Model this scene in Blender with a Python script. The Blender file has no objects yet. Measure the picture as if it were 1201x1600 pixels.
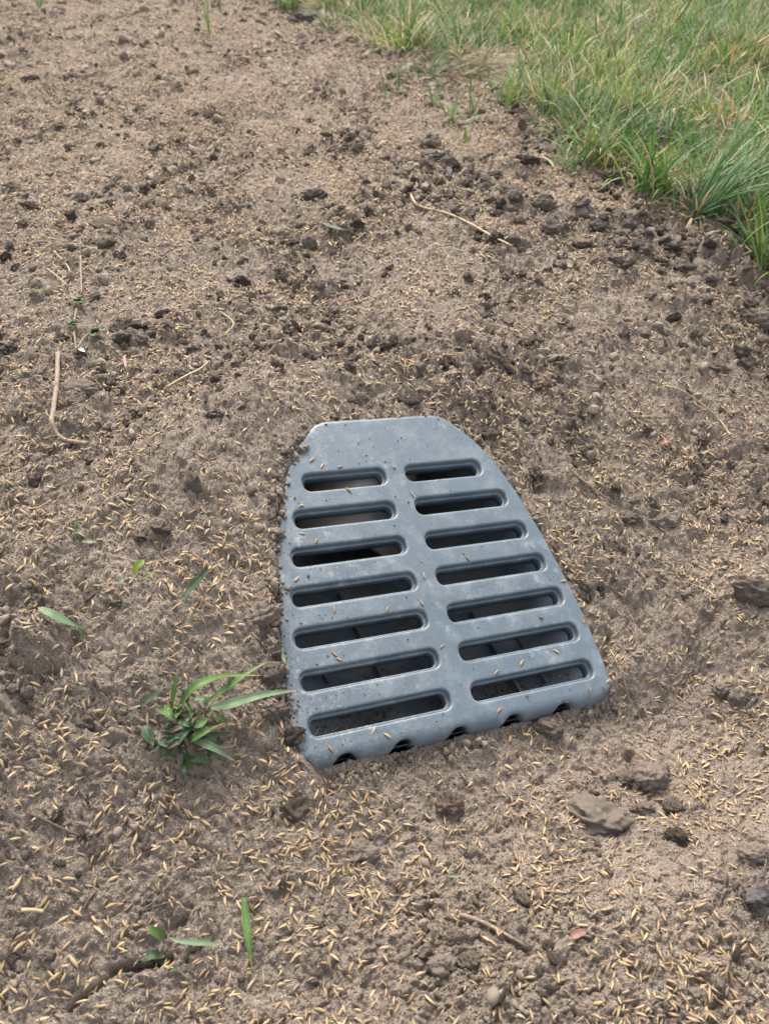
import bpy, bmesh, math, random
import numpy as np
from mathutils import Vector, Matrix, noise as mnoise, geometry as mgeo

random.seed(7)
rng = np.random.default_rng(11)
scene = bpy.context.scene
COL = scene.collection

# ------------------------------------------------------------------ camera, sky, sun, exposure
CAM_H = 0.45
PITCH = math.radians(42.8)
FPX = 1209.0                       # focal length in photo pixels (1201 x 1600)
cam_d = bpy.data.cameras.new('camera')
cam = bpy.data.objects.new('camera', cam_d)
COL.objects.link(cam)
cam.location = (0, 0, CAM_H)
cam.rotation_euler = (math.pi / 2 - PITCH, 0, 0)
cam_d.sensor_fit = 'VERTICAL'
cam_d.sensor_height = 36
cam_d.lens = 36 * FPX / 1600
cam_d.clip_start = 0.01
cam_d.clip_end = 1000
cam_d.dof.use_dof = True
cam_d.dof.focus_distance = 0.60
cam_d.dof.aperture_fstop = 13.0
scene.camera = cam

SUN_EL, SUN_AZ = math.radians(52), math.radians(-12)      # azimuth from +Y towards +X
world = bpy.data.worlds.new('World')
scene.world = world
world.use_nodes = True
wn = world.node_tree.nodes
wl = world.node_tree.links
bg = wn['Background']
sky = wn.new('ShaderNodeTexSky')
sky.sky_type = 'NISHITA'
sky.sun_disc = False
sky.sun_elevation = SUN_EL
sky.sun_rotation = SUN_AZ
sky.dust_density = 4.0
hs = wn.new('ShaderNodeHueSaturation')
hs.inputs['Saturation'].default_value = 0.38
wl.new(sky.outputs[0], hs.inputs['Color'])
wl.new(hs.outputs[0], bg.inputs['Color'])
bg.inputs['Strength'].default_value = 0.13

sun_d = bpy.data.lights.new('sun', 'SUN')
sun_d.energy = 1.35
sun_d.angle = math.radians(24)
sun_d.color = (1.0, 0.95, 0.88)
sun = bpy.data.objects.new('sun', sun_d)
COL.objects.link(sun)
_sd = Vector((math.sin(SUN_AZ) * math.cos(SUN_EL), math.cos(SUN_AZ) * math.cos(SUN_EL), math.sin(SUN_EL)))
sun.rotation_euler = _sd.to_track_quat('Z', 'Y').to_euler()
sun.location = (0, 0, 5)

scene.view_settings.view_transform = 'Standard'
scene.view_settings.look = 'None'
scene.view_settings.gamma = 1
scene.view_settings.use_curve_mapping = False
scene.view_settings.exposure = 1.72
scene.render.engine = 'CYCLES'
scene.cycles.max_bounces = 5
scene.cycles.diffuse_bounces = 3
scene.cycles.transparent_max_bounces = 4


# ------------------------------------------------------------------ helpers
def tag(o, label=None, cat=None, group=None, kind=None):
    if label: o['label'] = label
    if cat: o['category'] = cat
    if group: o['group'] = group
    if kind: o['kind'] = kind
    return o


def link(name, me, mat=None, parent=None):
    o = bpy.data.objects.new(name, me)
    COL.objects.link(o)
    if mat is not None and me is not None and not me.materials:
        me.materials.append(mat)
    if parent is not None:
        o.parent = parent
    return o


def mesh_np(name, verts, faces=None, tris=None, quads=None, smooth=True):
    me = bpy.data.meshes.new(name)
    if faces is not None:
        me.from_pydata([tuple(v) for v in verts], [], faces)
    else:
        v = np.asarray(verts, np.float32)
        me.vertices.add(len(v))
        me.vertices.foreach_set('co', v.ravel())
        f = np.asarray(quads if quads is not None else tris, np.int32)
        k = f.shape[1]
        me.loops.add(f.size)
        me.loops.foreach_set('vertex_index', f.ravel())
        me.polygons.add(len(f))
        me.polygons.foreach_set('loop_start', np.arange(0, f.size, k, dtype=np.int32))
        me.polygons.foreach_set('loop_total', np.full(len(f), k, np.int32))
        me.update(calc_edges=True)
    me.polygons.foreach_set('use_smooth', np.full(len(me.polygons), smooth))
    me.update()
    return me


def sstep(a, b, x):
    t = np.clip((x - a) / (b - a), 0, 1)
    return t * t * (3 - 2 * t)


def hsh(ix, iy, seed):
    h = (ix.astype(np.int64) * 374761393 + iy.astype(np.int64) * 668265263 + seed * 974711 + 12345) & 0xFFFFFFFF
    h = ((h ^ (h >> 13)) * 1274126177) & 0xFFFFFFFF
    h = ((h ^ (h >> 16)) * 2246822519) & 0xFFFFFFFF
    h = h ^ (h >> 15)
    return (h & 0xFFFFFF).astype(np.float64) / float(0x1000000)


def gnoise(x, y, seed):
    ix, iy = np.floor(x), np.floor(y)
    fx, fy = x - ix, y - iy
    ix = ix.astype(np.int64); iy = iy.astype(np.int64)
    ux = fx * fx * fx * (fx * (fx * 6 - 15) + 10)
    uy = fy * fy * fy * (fy * (fy * 6 - 15) + 10)
    def g(dx, dy):
        a = hsh(ix + dx, iy + dy, seed) * 2 * np.pi
        return np.cos(a) * (fx - dx) + np.sin(a) * (fy - dy)
    n0 = g(0, 0) * (1 - ux) + g(1, 0) * ux
    n1 = g(0, 1) * (1 - ux) + g(1, 1) * ux
    return (n0 * (1 - uy) + n1 * uy) * 1.5


def fbm(x, y, seed, octv=4, gain=0.5):
    s = 0; a = 1.0; n = 0
    for k in range(octv):
        s = s + a * gnoise(x, y, seed + k * 17); n += a
        a *= gain; x = x * 2.03 + 3.1; y = y * 2.03 - 1.7
    return s / n


def domes(x, y, cell, seed, prob, r0, r1):
    """rounded lumps, one at most per cell: height (m) and a random number of the lump on top"""
    gx, gy = x / cell, y / cell
    ix = np.floor(gx).astype(np.int64); iy = np.floor(gy).astype(np.int64)
    H = np.zeros_like(x); ID = np.zeros_like(x)
    for dx in (-1, 0, 1):
        for dy in (-1, 0, 1):
            cx, cy = ix + dx, iy + dy
            a = hsh(cx, cy, seed); b = hsh(cx, cy, seed + 1); c = hsh(cx, cy, seed + 2); e = hsh(cx, cy, seed + 3)
            r = r0 + (r1 - r0) * c * c
            px = (cx + a) * cell; py = (cy + b) * cell
            q = 1 - ((x - px) ** 2 + (y - py) ** 2 * (0.7 + 0.6 * a)) / (r * r)
            h = np.where((e < prob) & (q > 0), r * np.sqrt(np.maximum(q, 0)), 0)
            m = h > H
            H = np.where(m, h, H); ID = np.where(m, c * 0.5 + b * 0.5, ID)
    return H, ID


# ------------------------------------------------------------------ the grate's own frame (millimetres in u, v)
GE1 = np.array([0.92441447, 0.33932546, -0.17411527])
GE2 = np.array([-0.25106279, 0.88507326, 0.39193468])
GN = np.array([0.28709818, -0.31859623, 0.90336652])
GO = np.array([0.03357256, 0.41519846, -0.00635555])
half = [(0, 152.5), (40, 152.5), (52, 152), (60, 149.2), (66, 144.5), (73, 137), (84.4, 123), (95, 104), (103.8, 81),
        (111.3, 56.4), (117.6, 29), (123, 0), (127.5, -29), (130.3, -55), (131.7, -84), (132, -102), (130.8, -111),
        (127, -118), (119, -122), (106, -122.6), (60, -122.6), (0, -122.6)]


def smooth_closed(pts, step):
    P = np.array(pts, float); n = len(P); out = []
    for i in range(n):
        p0, p1, p2, p3 = P[i - 1], P[i], P[(i + 1) % n], P[(i + 2) % n]
        L = np.linalg.norm(p2 - p1); k = max(1, int(round(L / step)))
        d1 = max(np.linalg.norm(p1 - p0), 1e-6); d2 = max(L, 1e-6); d3 = max(np.linalg.norm(p3 - p2), 1e-6)
        m1 = ((p1 - p0) / d1 * d2 + (p2 - p1) / d2 * d1) / (d1 + d2) * d2
        m2 = ((p2 - p1) / d2 * d3 + (p3 - p2) / d3 * d2) / (d2 + d3) * d2
        for j in range(k):
            t = j / k
            out.append((2*t**3-3*t*t+1)*p1 + (t**3-2*t*t+t)*m1 + (-2*t**3+3*t*t)*p2 + (t**3-t*t)*m2)
    return np.array(out)


OUT_FULL = smooth_closed(half[:-1] + [half[-1]] + [(-u, v) for u, v in half[1:-1]][::-1], 1.3)
OUT_LO = OUT_FULL[::7]


def grate_uv(x, y):
    zg = GO[2] - (GN[0] * (x - GO[0]) + GN[1] * (y - GO[1])) / GN[2]
    dx, dy, dz = x - GO[0], y - GO[1], zg - GO[2]
    u = (dx * GE1[0] + dy * GE1[1] + dz * GE1[2]) * 1000
    v = (dx * GE2[0] + dy * GE2[1] + dz * GE2[2]) * 1000
    return zg, u, v


def sdf_outline(u, v):
    d = np.full(u.shape, 400.0)
    near = (np.abs(u) < 380) & (np.abs(v - 15) < 400)
    if not near.any(): return d
    un, vn = u[near], v[near]
    best = np.full(un.shape, 1e9); ins = np.zeros(un.shape, bool)
    P = OUT_LO; Q = np.roll(P, -1, axis=0)
    for (ax, ay), (bx, by) in zip(P, Q):
        ex, ey = bx - ax, by - ay
        t = np.clip(((un - ax) * ex + (vn - ay) * ey) / (ex * ex + ey * ey), 0, 1)
        best = np.minimum(best, (un - ax - t * ex) ** 2 + (vn - ay - t * ey) ** 2)
        c = (ay > vn) != (by > vn)
        if abs(by - ay) > 1e-12:
            ins ^= c & (un < (bx - ax) * (vn - ay) / (by - ay) + ax)
    d[near] = np.sqrt(best) * np.where(ins, -1, 1)
    return d


# ------------------------------------------------------------------ terrain
S_SAT = 0.06
BUMPS = []        # (x, y, radius, amp)  filled after the first unprojection
TRENCH = []       # (x0, y0, x1, y1, width, amp)
LAWN = None       # boundary: arrays x, y


def macro(x, y):
    zg, u, v = grate_uv(x, y)
    s = zg - GO[2]
    return GO[2] + S_SAT * np.tanh(s / S_SAT)


def lawn_d(x, y):
    if LAWN is None: return np.full(np.shape(x), -1.0)
    bx, by = LAWN
    B = np.interp(x, bx, by)
    s0 = (by[1] - by[0]) / (bx[1] - bx[0])
    B = np.where(x < bx[0], by[0] + (x - bx[0]) * s0, B)
    B = np.where(x > bx[-1], by[-1] - 0.4 * (x - bx[-1]), B)
    return (y - B) * 0.8 + 0.02 * gnoise(x * 14, y * 14, 91)


def terrain(x, y, detail=True):
    x = np.asarray(x, float); y = np.asarray(y, float)
    zg, u, v = grate_uv(x, y)
    s = zg - GO[2]
    F = GO[2] + S_SAT * np.tanh(s / S_SAT)
    d = sdf_outline(u, v) / 1000
    w = 1 - sstep(0.015, 0.17, d)
    wfront = sstep(-100, -124, v) * sstep(-128, -112, u)
    wleft = sstep(-40, -85, u) * (.35 + .65 * sstep(-116, -90, v))
    off = 0.005 + 0.0095 * wfront - 0.0095 * wleft * (1 - wfront)
    z = F * (1 - w) + (zg - off) * w
    z = z + 0.022 * fbm(x * 2.2, y * 2.2, 5, 3) * (1 - w)
    for bx, by, r, a in BUMPS:
        z = z + a * np.exp(-((x - bx) ** 2 + (y - by) ** 2) / (r * r))
    for x0, y0, x1, y1, wd, a in TRENCH:
        ex, ey = x1 - x0, y1 - y0
        t = np.clip(((x - x0) * ex + (y - y0) * ey) / (ex * ex + ey * ey), 0, 1)
        wob = 0.0013 * gnoise(x * 110, y * 110, 77)
        q = np.sqrt((x - x0 - t * ex) ** 2 + (y - y0 - t * ey) ** 2) + wob
        z = z + a * np.exp(-(q / wd) ** 2)
    ld = lawn_d(x, y)
    if not detail:
        return z
    lawn = sstep(-0.01, 0.06, ld)
    z = z + 0.012 * lawn
    wx = x + 0.009 * fbm(x * 40, y * 40, 21, 3); wy = y + 0.009 * fbm(x * 40, y * 40, 31, 3)
    wx = wx + 0.0024 * gnoise(x * 170, y * 170, 23); wy = wy + 0.0024 * gnoise(x * 170, y * 170, 29)
    rough = 0.30 + 0.62 * sstep(-0.32, 0.38, fbm(x * 5.5, y * 5.5, 41, 3))
    band = np.exp(-((ld + 0.07) / 0.10) ** 2) * sstep(0.25, 0.45, x)
    rough = np.clip(rough + 1.3 * band, 0, 1.9) * (1 - 0.6 * lawn)
    near = sstep(0.012, 0.05, d)
    tone = np.zeros_like(z)
    for cell, sd, pr, r0, r1, k, kd in ((0.062, 100, .40, .010, .027, .52, .5), (0.030, 110, .55, .006, .0140, .66, .6),
                                        (0.0155, 120, .62, .003, .0078, .66, .7), (0.008, 130, .62, .0018, .0042, .70, .8)):
        h, i = domes(wx, wy, cell, sd, pr, r0, r1)
        amp = k * (0.28 + 0.72 * rough)
        if cell > 0.02: amp = amp * (0.25 + 0.75 * near)
        z = z + h * amp
        tone = tone + kd * np.where(h > 0, (i - 0.42), 0) * np.minimum(h / (r1 * 0.4), 1)
    z = z + 0.0052 * (0.35 + 0.65 * rough) * fbm(x * 22, y * 22, 51, 3) + 0.0042 * (0.35 + 0.65 * rough) * fbm(x * 75, y * 75, 61, 3)
    rid = 1 - np.abs(fbm(wx * 48, wy * 48, 65, 2)) * 3
    z = z - 0.0040 * np.clip(rid, 0, 1) ** 3 * (0.3 + 0.7 * rough)        # creases between the clods
    z = z + 0.0030 * (0.35 + 0.65 * rough) * (0.35 - np.abs(fbm(x * 170, y * 170, 71, 3, .6)) * 2)
    hh, i = domes(wx + .0012 * gnoise(x * 420, y * 420, 5), wy, 0.0048, 140, .6, .0011, .0027)
    z = z + hh * .85 * (.4 + .6 * rough); tone = tone + .7 * np.where(hh > 0, i - .45, 0)
    tone = tone + 0.45 * fbm(x * 14, y * 14, 81, 4) + 0.12 * (rough - 0.5) - .12
    # the pit the drain sits in
    uu, vv = u, v
    edge = (1.0 - wleft * (1 - wfront)) * 3.0 + wleft * (1 - wfront) * (1.2 + 3.2 * gnoise(u / 15, v / 15, 95) + 1.4 * gnoise(u / 5, v / 5, 96))
    edge = np.where(wfront > .5, 6.0, edge)
    inside = d * 1000 < -edge
    z = np.where(inside, np.minimum(z, zg - 0.16), z)
    # keep soil off the plate where it is meant to lie below it, and thin where it laps over
    return z, tone, d, ld


def rays(px, py):
    px = np.asarray(px, float); py = np.asarray(py, float)
    a = (px - 600.5) / FPX; b = (py - 800) / FPX
    fw = np.array([0, math.cos(PITCH), -math.sin(PITCH)]); up = np.array([0, math.sin(PITCH), math.cos(PITCH)])
    return fw + a[..., None] * np.array([1.0, 0, 0]) - b[..., None] * up


def at(px, py, lift=0.0, detail=False):
    """world points on the ground for points measured on the photograph"""
    px = np.atleast_1d(np.asarray(px, float)); py = np.atleast_1d(np.asarray(py, float))
    r = rays(px, py); o = np.array([0, 0, CAM_H]); n = len(px)
    T = np.concatenate([np.linspace(0.25, 1.2, 260), np.linspace(1.21, 6, 300)])
    P = o + r[:, None, :] * T[None, :, None]
    f = lambda X, Y: (tzp(X, Y) if detail else terrain(X, Y, False))
    Z = f(P[..., 0].ravel(), P[..., 1].ravel()).reshape(n, -1) + lift
    below = P[..., 2] < Z
    k = np.where(below.any(axis=1), below.argmax(axis=1), len(T) - 1)
    lo = T[np.maximum(k - 1, 0)]; hi = T[k]
    for _ in range(12):
        m = (lo + hi) / 2
        Q = o + r * m[:, None]
        b = Q[:, 2] < f(Q[:, 0], Q[:, 1]) + lift
        hi = np.where(b, m, hi); lo = np.where(b, lo, m)
    return o + r * ((lo + hi) / 2)[:, None]


def pxsize(p):
    """metres per photo pixel at a world point"""
    return (p[1] * math.cos(PITCH) + (CAM_H - p[2]) * math.sin(PITCH)) / FPX


_b = [(425, 4), (480, 40), (550, 64), (610, 98), (680, 112), (740, 124), (800, 165), (850, 215), (920, 268), (990, 290),
      (1060, 328), (1140, 362), (1180, 400), (1215, 425)]
_p = at([q[0] for q in _b], [q[1] for q in _b])
_o = np.argsort(_p[:, 0])
LAWN = (_p[_o, 0], _p[_o, 1])
for px, py, rp, a in ((230, 950, 95, .010), (410, 960, 36, .007), (425, 1120, 34, .006), (870, 1270, 60, .008), (835, 272, 22, -.05),
                      (800, 318, 34, .016), (890, 330, 40, .014), (1190, 935, 45, .016), (940, 350, 40, .012), (1020, 380, 40, .010), (60, 620, 60, .010),
                      (1100, 480, 60, .012), (620, 645, 50, .003), (860, 1130, 35, .004), (930, 1060, 50, .004), (60, 330, 60, .012), (90, 80, 50, .01),
                      (1020, 1205, 45, .008), (462, 1205, 30, .006), (560, 1205, 30, .004), (760, 1165, 26, .003), (300, 1150, 50, .008), (250, 700, 60, .006)):
    p = at(px, py)[0]
    BUMPS.append((p[0], p[1], rp * pxsize(p), a))
for x0, y0, x1, y1, wd, a in ((110, 1575, 175, 1520, .0016, -.007), (175, 1520, 265, 1497, .0022, -.013), (255, 1455, 285, 1435, .0025, -.006),
                              (985, 1180, 998, 1230, .004, -.012), (950, 990, 945, 1035, .003, -.010), (905, 930, 960, 960, .003, -.005)):
    p = at([x0, x1], [y0, y1])
    TRENCH.append((p[0][0], p[0][1], p[1][0], p[1][1], wd, a))


# ------------------------------------------------------------------ materials
def new_mat(name):
    m = bpy.data.materials.new(name)
    m.use_nodes = True
    nt = m.node_tree
    return m, nt, nt.nodes['Principled BSDF']


def nd(nt, typ, **kw):
    n = nt.nodes.new(typ)
    for k, v in kw.items():
        if k in n.inputs: n.inputs[k].default_value = v
        else: setattr(n, k, v)
    return n


def mixc(nt, fac, a, b, blend='MIX'):
    n = nt.nodes.new('ShaderNodeMix'); n.data_type = 'RGBA'; n.blend_type = blend
    for idx, s in ((0, fac), (6, a), (7, b)):
        if isinstance(s, bpy.types.NodeSocket): nt.links.new(s, n.inputs[idx])
        elif idx == 0: n.inputs[0].default_value = s
        else: n.inputs[idx].default_value = (*s, 1)
    return n.outputs[2]


def ramp(nt, sock, a, b, lo=0.0, hi=1.0):
    n = nt.nodes.new('ShaderNodeMapRange'); n.inputs[1].default_value = a; n.inputs[2].default_value = b
    n.inputs[3].default_value = lo; n.inputs[4].default_value = hi
    nt.links.new(sock, n.inputs[0])
    return n.outputs[0]


def coords(nt):
    return nd(nt, 'ShaderNodeTexCoord').outputs['Object']


def ntex(nt, co, scale, detail=3, rough=.55):
    n = nd(nt, 'ShaderNodeTexNoise', Scale=scale, Detail=detail, Roughness=rough)
    nt.links.new(co, n.inputs['Vector'])
    return n.outputs['Fac']


def bump(nt, bs, h, strength, dist, prev=None):
    n = nd(nt, 'ShaderNodeBump', Strength=strength, Distance=dist)
    nt.links.new(h, n.inputs['Height'])
    if prev is not None: nt.links.new(prev, n.inputs['Normal'])
    nt.links.new(n.outputs[0], bs.inputs['Normal'])
    return n.outputs[0]


PALE, MID, DARK = (.372, .299, .231), (.262, .206, .157), (.095, .074, .058)


def soil_material():
    m, nt, bs = new_mat('soil')
    co = coords(nt)
    at_ = nd(nt, 'ShaderNodeAttribute', attribute_name='tone')
    n1 = ntex(nt, co, 55, 5, .6); n2 = ntex(nt, co, 330, 4, .65); n3 = ntex(nt, co, 1300, 2, .6)
    add = nd(nt, 'ShaderNodeMath', operation='ADD'); nt.links.new(at_.outputs['Fac'], add.inputs[0])
    nt.links.new(ramp(nt, n1, .3, .7, -.35, .35), add.inputs[1])
    add2 = nd(nt, 'ShaderNodeMath', operation='ADD'); nt.links.new(add.outputs[0], add2.inputs[0])
    nt.links.new(ramp(nt, n2, .3, .7, -.42, .42), add2.inputs[1])
    c = mixc(nt, ramp(nt, add2.outputs[0], -.75, .05), PALE, MID)
    c = mixc(nt, ramp(nt, add2.outputs[0], .15, 1.0), c, DARK)
    c = mixc(nt, ramp(nt, n3, .52, .68, 0, .75), c, (.075, .056, .042))
    c = mixc(nt, ramp(nt, n3, .45, .30, 0, .6), c, (.48, .40, .315))
    la = nd(nt, 'ShaderNodeAttribute', attribute_name='lawn')
    c = mixc(nt, la.outputs['Fac'], c, (.12, .10, .055))
    nt.links.new(c, bs.inputs['Base Color'])
    bs.inputs['Roughness'].default_value = .82
    bs.inputs['Specular IOR Level'].default_value = .3
    b = bump(nt, bs, n2, 1.0, .0042)
    bump(nt, bs, n3, 1.0, .0016, b)
    return m


def clod_material(name, pale, dark):
    m, nt, bs = new_mat(name)
    co = coords(nt)
    oi = nd(nt, 'ShaderNodeObjectInfo')
    n1 = ntex(nt, co, 120, 4, .6); n2 = ntex(nt, co, 700, 3, .6)
    c = mixc(nt, ramp(nt, n1, .3, .7), pale, dark)
    c = mixc(nt, ramp(nt, n2, .5, .75, 0, .6), c, tuple(v * .5 for v in dark))
    c = mixc(nt, ramp(nt, oi.outputs['Random'], 0, 1, 0, .5), c, tuple(v * .8 for v in dark))
    nt.links.new(c, bs.inputs['Base Color'])
    bs.inputs['Roughness'].default_value = .85
    bs.inputs['Specular IOR Level'].default_value = .25
    b = bump(nt, bs, n1, .9, .004)
    bump(nt, bs, n2, .9, .0014, b)
    return m


def crumb_material():
    m, nt, bs = new_mat('crumb')
    oi = nd(nt, 'ShaderNodeObjectInfo'); co = coords(nt)
    n = ntex(nt, co, 900, 3)
    a = mixc(nt, ramp(nt, oi.outputs['Random'], .1, .45), (.095, .075, .058), (.24, .19, .146))
    a = mixc(nt, ramp(nt, oi.outputs['Random'], .35, .8), a, (.275, .220, .168))
    a = mixc(nt, ramp(nt, n, .4, .7, 0, .5), a, (.07, .053, .04))
    nt.links.new(a, bs.inputs['Base Color'])
    bs.inputs['Roughness'].default_value = .85
    bs.inputs['Specular IOR Level'].default_value = .25
    bump(nt, bs, n, .6, .0008)
    return m


def seed_material():
    m, nt, bs = new_mat('seed')
    oi = nd(nt, 'ShaderNodeObjectInfo'); co = coords(nt)
    mp = nd(nt, 'ShaderNodeMapping'); mp.inputs['Scale'].default_value = (90, 1500, 1500); nt.links.new(co, mp.inputs[0])
    n = ntex(nt, mp.outputs[0], 1.0, 2)
    a = mixc(nt, ramp(nt, oi.outputs['Random'], 0, .5), (.185, .116, .060), (.32, .222, .118))
    a = mixc(nt, ramp(nt, oi.outputs['Random'], .5, 1.0), a, (.44, .32, .18))
    a = mixc(nt, ramp(nt, n, .45, .75, 0, .6), a, (.15, .088, .045))
    wn_ = nd(nt, 'ShaderNodeTexWhiteNoise', noise_dimensions='1D'); nt.links.new(oi.outputs['Random'], wn_.inputs['W'])
    a = mixc(nt, ramp(nt, wn_.outputs['Value'], .26, .0, 0, .8), a, (.17, .125, .09))
    nt.links.new(a, bs.inputs['Base Color'])
    bs.inputs['Roughness'].default_value = .6
    bs.inputs['Specular IOR Level'].default_value = .4
    return m


def leaf_material(name, attr=True, base=(.08, .13, .045), tip=None, rough=.55):
    m, nt, bs = new_mat(name)
    bs.inputs['Specular IOR Level'].default_value = .32
    if attr:
        a = nd(nt, 'ShaderNodeAttribute', attribute_name='blade')
        c = a.outputs['Color']
    else:
        co = coords(nt)
        c = mixc(nt, ramp(nt, ntex(nt, co, 90, 4), .35, .7), base, tuple(v * .6 for v in base))
        a = nd(nt, 'ShaderNodeAttribute', attribute_name='along')
        c = mixc(nt, ramp(nt, ntex(nt, co, 240, 2), .55, .75, 0, .5), c, (.30, .26, .17))
        av = nd(nt, 'ShaderNodeAttribute', attribute_name='across')
        sn = nd(nt, 'ShaderNodeMath', operation='SINE'); ml = nd(nt, 'ShaderNodeMath', operation='MULTIPLY'); ml.inputs[1].default_value = 26
        nt.links.new(av.outputs['Fac'], ml.inputs[0]); nt.links.new(ml.outputs[0], sn.inputs[0])
        c = mixc(nt, ramp(nt, sn.outputs[0], -.2, 1, 0, .38), c, tuple(v * .55 for v in base))          # veins
        ab = nd(nt, 'ShaderNodeMath', operation='ABSOLUTE'); nt.links.new(av.outputs['Fac'], ab.inputs[0])
        c = mixc(nt, ramp(nt, ab.outputs[0], .13, .02, 0, .5), c, tuple(min(1, v * 1.7) for v in base))   # midrib
        c = mixc(nt, ramp(nt, ntex(nt, co, 700, 3), .60, .72, 0, .6), c, (.22, .17, .125))                 # splashed soil
        c = mixc(nt, ramp(nt, a.outputs['Fac'], .78, 1.0, 0, .9), c, tip or (.30, .24, .14))
    nt.links.new(c, bs.inputs['Base Color'])
    bs.inputs['Roughness'].default_value = rough
    tr = nd(nt, 'ShaderNodeBsdfTranslucent'); nt.links.new(c, tr.inputs['Color'])
    mx = nd(nt, 'ShaderNodeMixShader'); mx.inputs[0].default_value = .28
    nt.links.new(bs.outputs[0], mx.inputs[1]); nt.links.new(tr.outputs[0], mx.inputs[2])
    nt.links.new(mx.outputs[0], nt.nodes['Material Output'].inputs['Surface'])
    return m


def plastic_material(name, base, dirt_amt):
    m, nt, bs = new_mat(name)
    co = coords(nt)
    n1 = ntex(nt, co, 16, 5, .6); n2 = ntex(nt, co, 90, 5, .65); n3 = ntex(nt, co, 1100, 2, .5); n4 = ntex(nt, co, 420, 3, .6)
    c = mixc(nt, ramp(nt, n1, .35, .65), base, tuple(v * .86 for v in base))
    # chalky scuffs
    sc = nd(nt, 'ShaderNodeMath', operation='MULTIPLY'); nt.links.new(ramp(nt, n2, .56, .68), sc.inputs[0]); nt.links.new(ramp(nt, n1, .42, .62), sc.inputs[1])
    c = mixc(nt, sc.outputs[0], c, tuple(min(1, v * 1.5 + .075) for v in base))
    n6 = ntex(nt, co, 42, 6, .7)
    c = mixc(nt, ramp(nt, n6, .48, .72, 0, .5), c, (.21, .225, .225))
    n7 = ntex(nt, co, 230, 4, .7)
    c = mixc(nt, ramp(nt, n7, .60, .74, 0, .45), c, (.27, .255, .22))
    # dried mud
    sep = nd(nt, 'ShaderNodeSeparateXYZ'); nt.links.new(co, sep.inputs[0])
    dl = ramp(nt, sep.outputs['X'], .02, -.13, 0, 1.0)
    mm = nd(nt, 'ShaderNodeMath', operation='MULTIPLY'); nt.links.new(ramp(nt, n4, .5, .68), mm.inputs[0]); nt.links.new(dl, mm.inputs[1])
    m2 = nd(nt, 'ShaderNodeMath', operation='MULTIPLY'); nt.links.new(mm.outputs[0], m2.inputs[0]); nt.links.new(ramp(nt, n2, .42, .58), m2.inputs[1])
    m3 = nd(nt, 'ShaderNodeMath', operation='MULTIPLY'); nt.links.new(m2.outputs[0], m3.inputs[0]); m3.inputs[1].default_value = dirt_amt
    c = mixc(nt, m3.outputs[0], c, (.33, .27, .205))
    sp = ramp(nt, ntex(nt, co, 700, 1), .70, .76, 0, .75)
    c = mixc(nt, sp, c, (.07, .065, .06))
    nt.links.new(c, bs.inputs['Base Color'])
    nt.links.new(ramp(nt, n2, .3, .7, .34, .52), bs.inputs['Roughness'])
    bs.inputs['Specular IOR Level'].default_value = .62
    b = bump(nt, bs, n3, .28, .0006)
    bump(nt, bs, n4, .12, .0008, b)
    return m


def plain(name, base, rough=.7, var=.5, scale=200):
    m, nt, bs = new_mat(name)
    co = coords(nt)
    n = ntex(nt, co, scale, 4)
    c = mixc(nt, ramp(nt, n, .3, .7), base, tuple(v * var for v in base))
    nt.links.new(c, bs.inputs['Base Color'])
    bs.inputs['Roughness'].default_value = rough
    bump(nt, bs, n, .4, .0008)
    return m


M_SOIL = soil_material()
M_CRUMB = crumb_material()
M_SEED = seed_material()
M_GRASS = leaf_material('grass_blades')
M_PLASTIC = plastic_material('grey_plastic', (.082, .110, .130), .6)
M_PLASTIC_IN = plastic_material('muddy_plastic', (.11, .135, .145), .8)
M_WHITE = plain('white_pipe', (.62, .56, .50), .45, .55, 45)
M_TWIG = plain('twig', (.27, .195, .135), .75, .42, 420)
M_TWIG_DK = plain('dark_twig', (.10, .075, .055), .8, .5, 260)
M_STRAW = plain('straw', (.38, .28, .155), .6, .65, 200)
M_LEAF_G = leaf_material('leaf_green', False, (.095, .175, .04))
M_LEAF_P = leaf_material('leaf_pale', False, (.17, .25, .135))
M_LEAF_D = leaf_material('leaf_dark', False, (.060, .110, .052))
M_LEAF_Y = leaf_material('leaf_lime', False, (.20, .28, .035))
M_LEAF_B = leaf_material('leaf_brown', False, (.14, .105, .075))
C_PALE = clod_material('clod_pale', (.40, .33, .262), (.27, .215, .167))
C_MID = clod_material('clod_brown', (.315, .255, .198), (.185, .147, .114))
C_DARK = clod_material('clod_dark', (.155, .122, .096), (.078, .062, .049))
C_RED = clod_material('clod_red', (.30, .22, .168), (.165, .112, .084))
C_GREY = clod_material('stone_grey', (.27, .24, .22), (.13, .115, .11))
M_RED = plain('red_chip', (.25, .12, .08), .6, .6, 300)
M_FLAKE = plain('white_flake', (.85, .83, .8), .5, .9, 300)

# ------------------------------------------------------------------ the soil sheet
NX, NY = 880, 1000
vrow = np.linspace(1650, -40, NY - 60)                     # finer near, coarser far
ang = PITCH + np.arctan((vrow - 800) / FPX)
yrow = 0.47 / np.tan(ang)
yrow = np.concatenate([np.linspace(-1.2, yrow[0] - .004, 25), yrow, yrow[-1] + np.linspace(.02, 1, 35) ** 2 * 6])
uc = np.linspace(-1, 1, NX - 80)
uc = np.concatenate([-1 - (np.linspace(1, .02, 40) ** 2) * 4, uc, 1 + (np.linspace(.02, 1, 40) ** 2) * 4])
hw = 0.20 + 0.42 * np.maximum(yrow, 0)
GX = uc[None, :] * hw[:, None]; GY = np.repeat(yrow[:, None], NX, axis=1)
gz, gt, gd, gl = terrain(GX.ravel(), GY.ravel())
fade = sstep(2.2, 6.0, np.hypot(GX.ravel(), GY.ravel() - 1))
gz = gz - 0.05 * fade
ii = np.arange(NX * NY).reshape(NY, NX)
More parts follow.
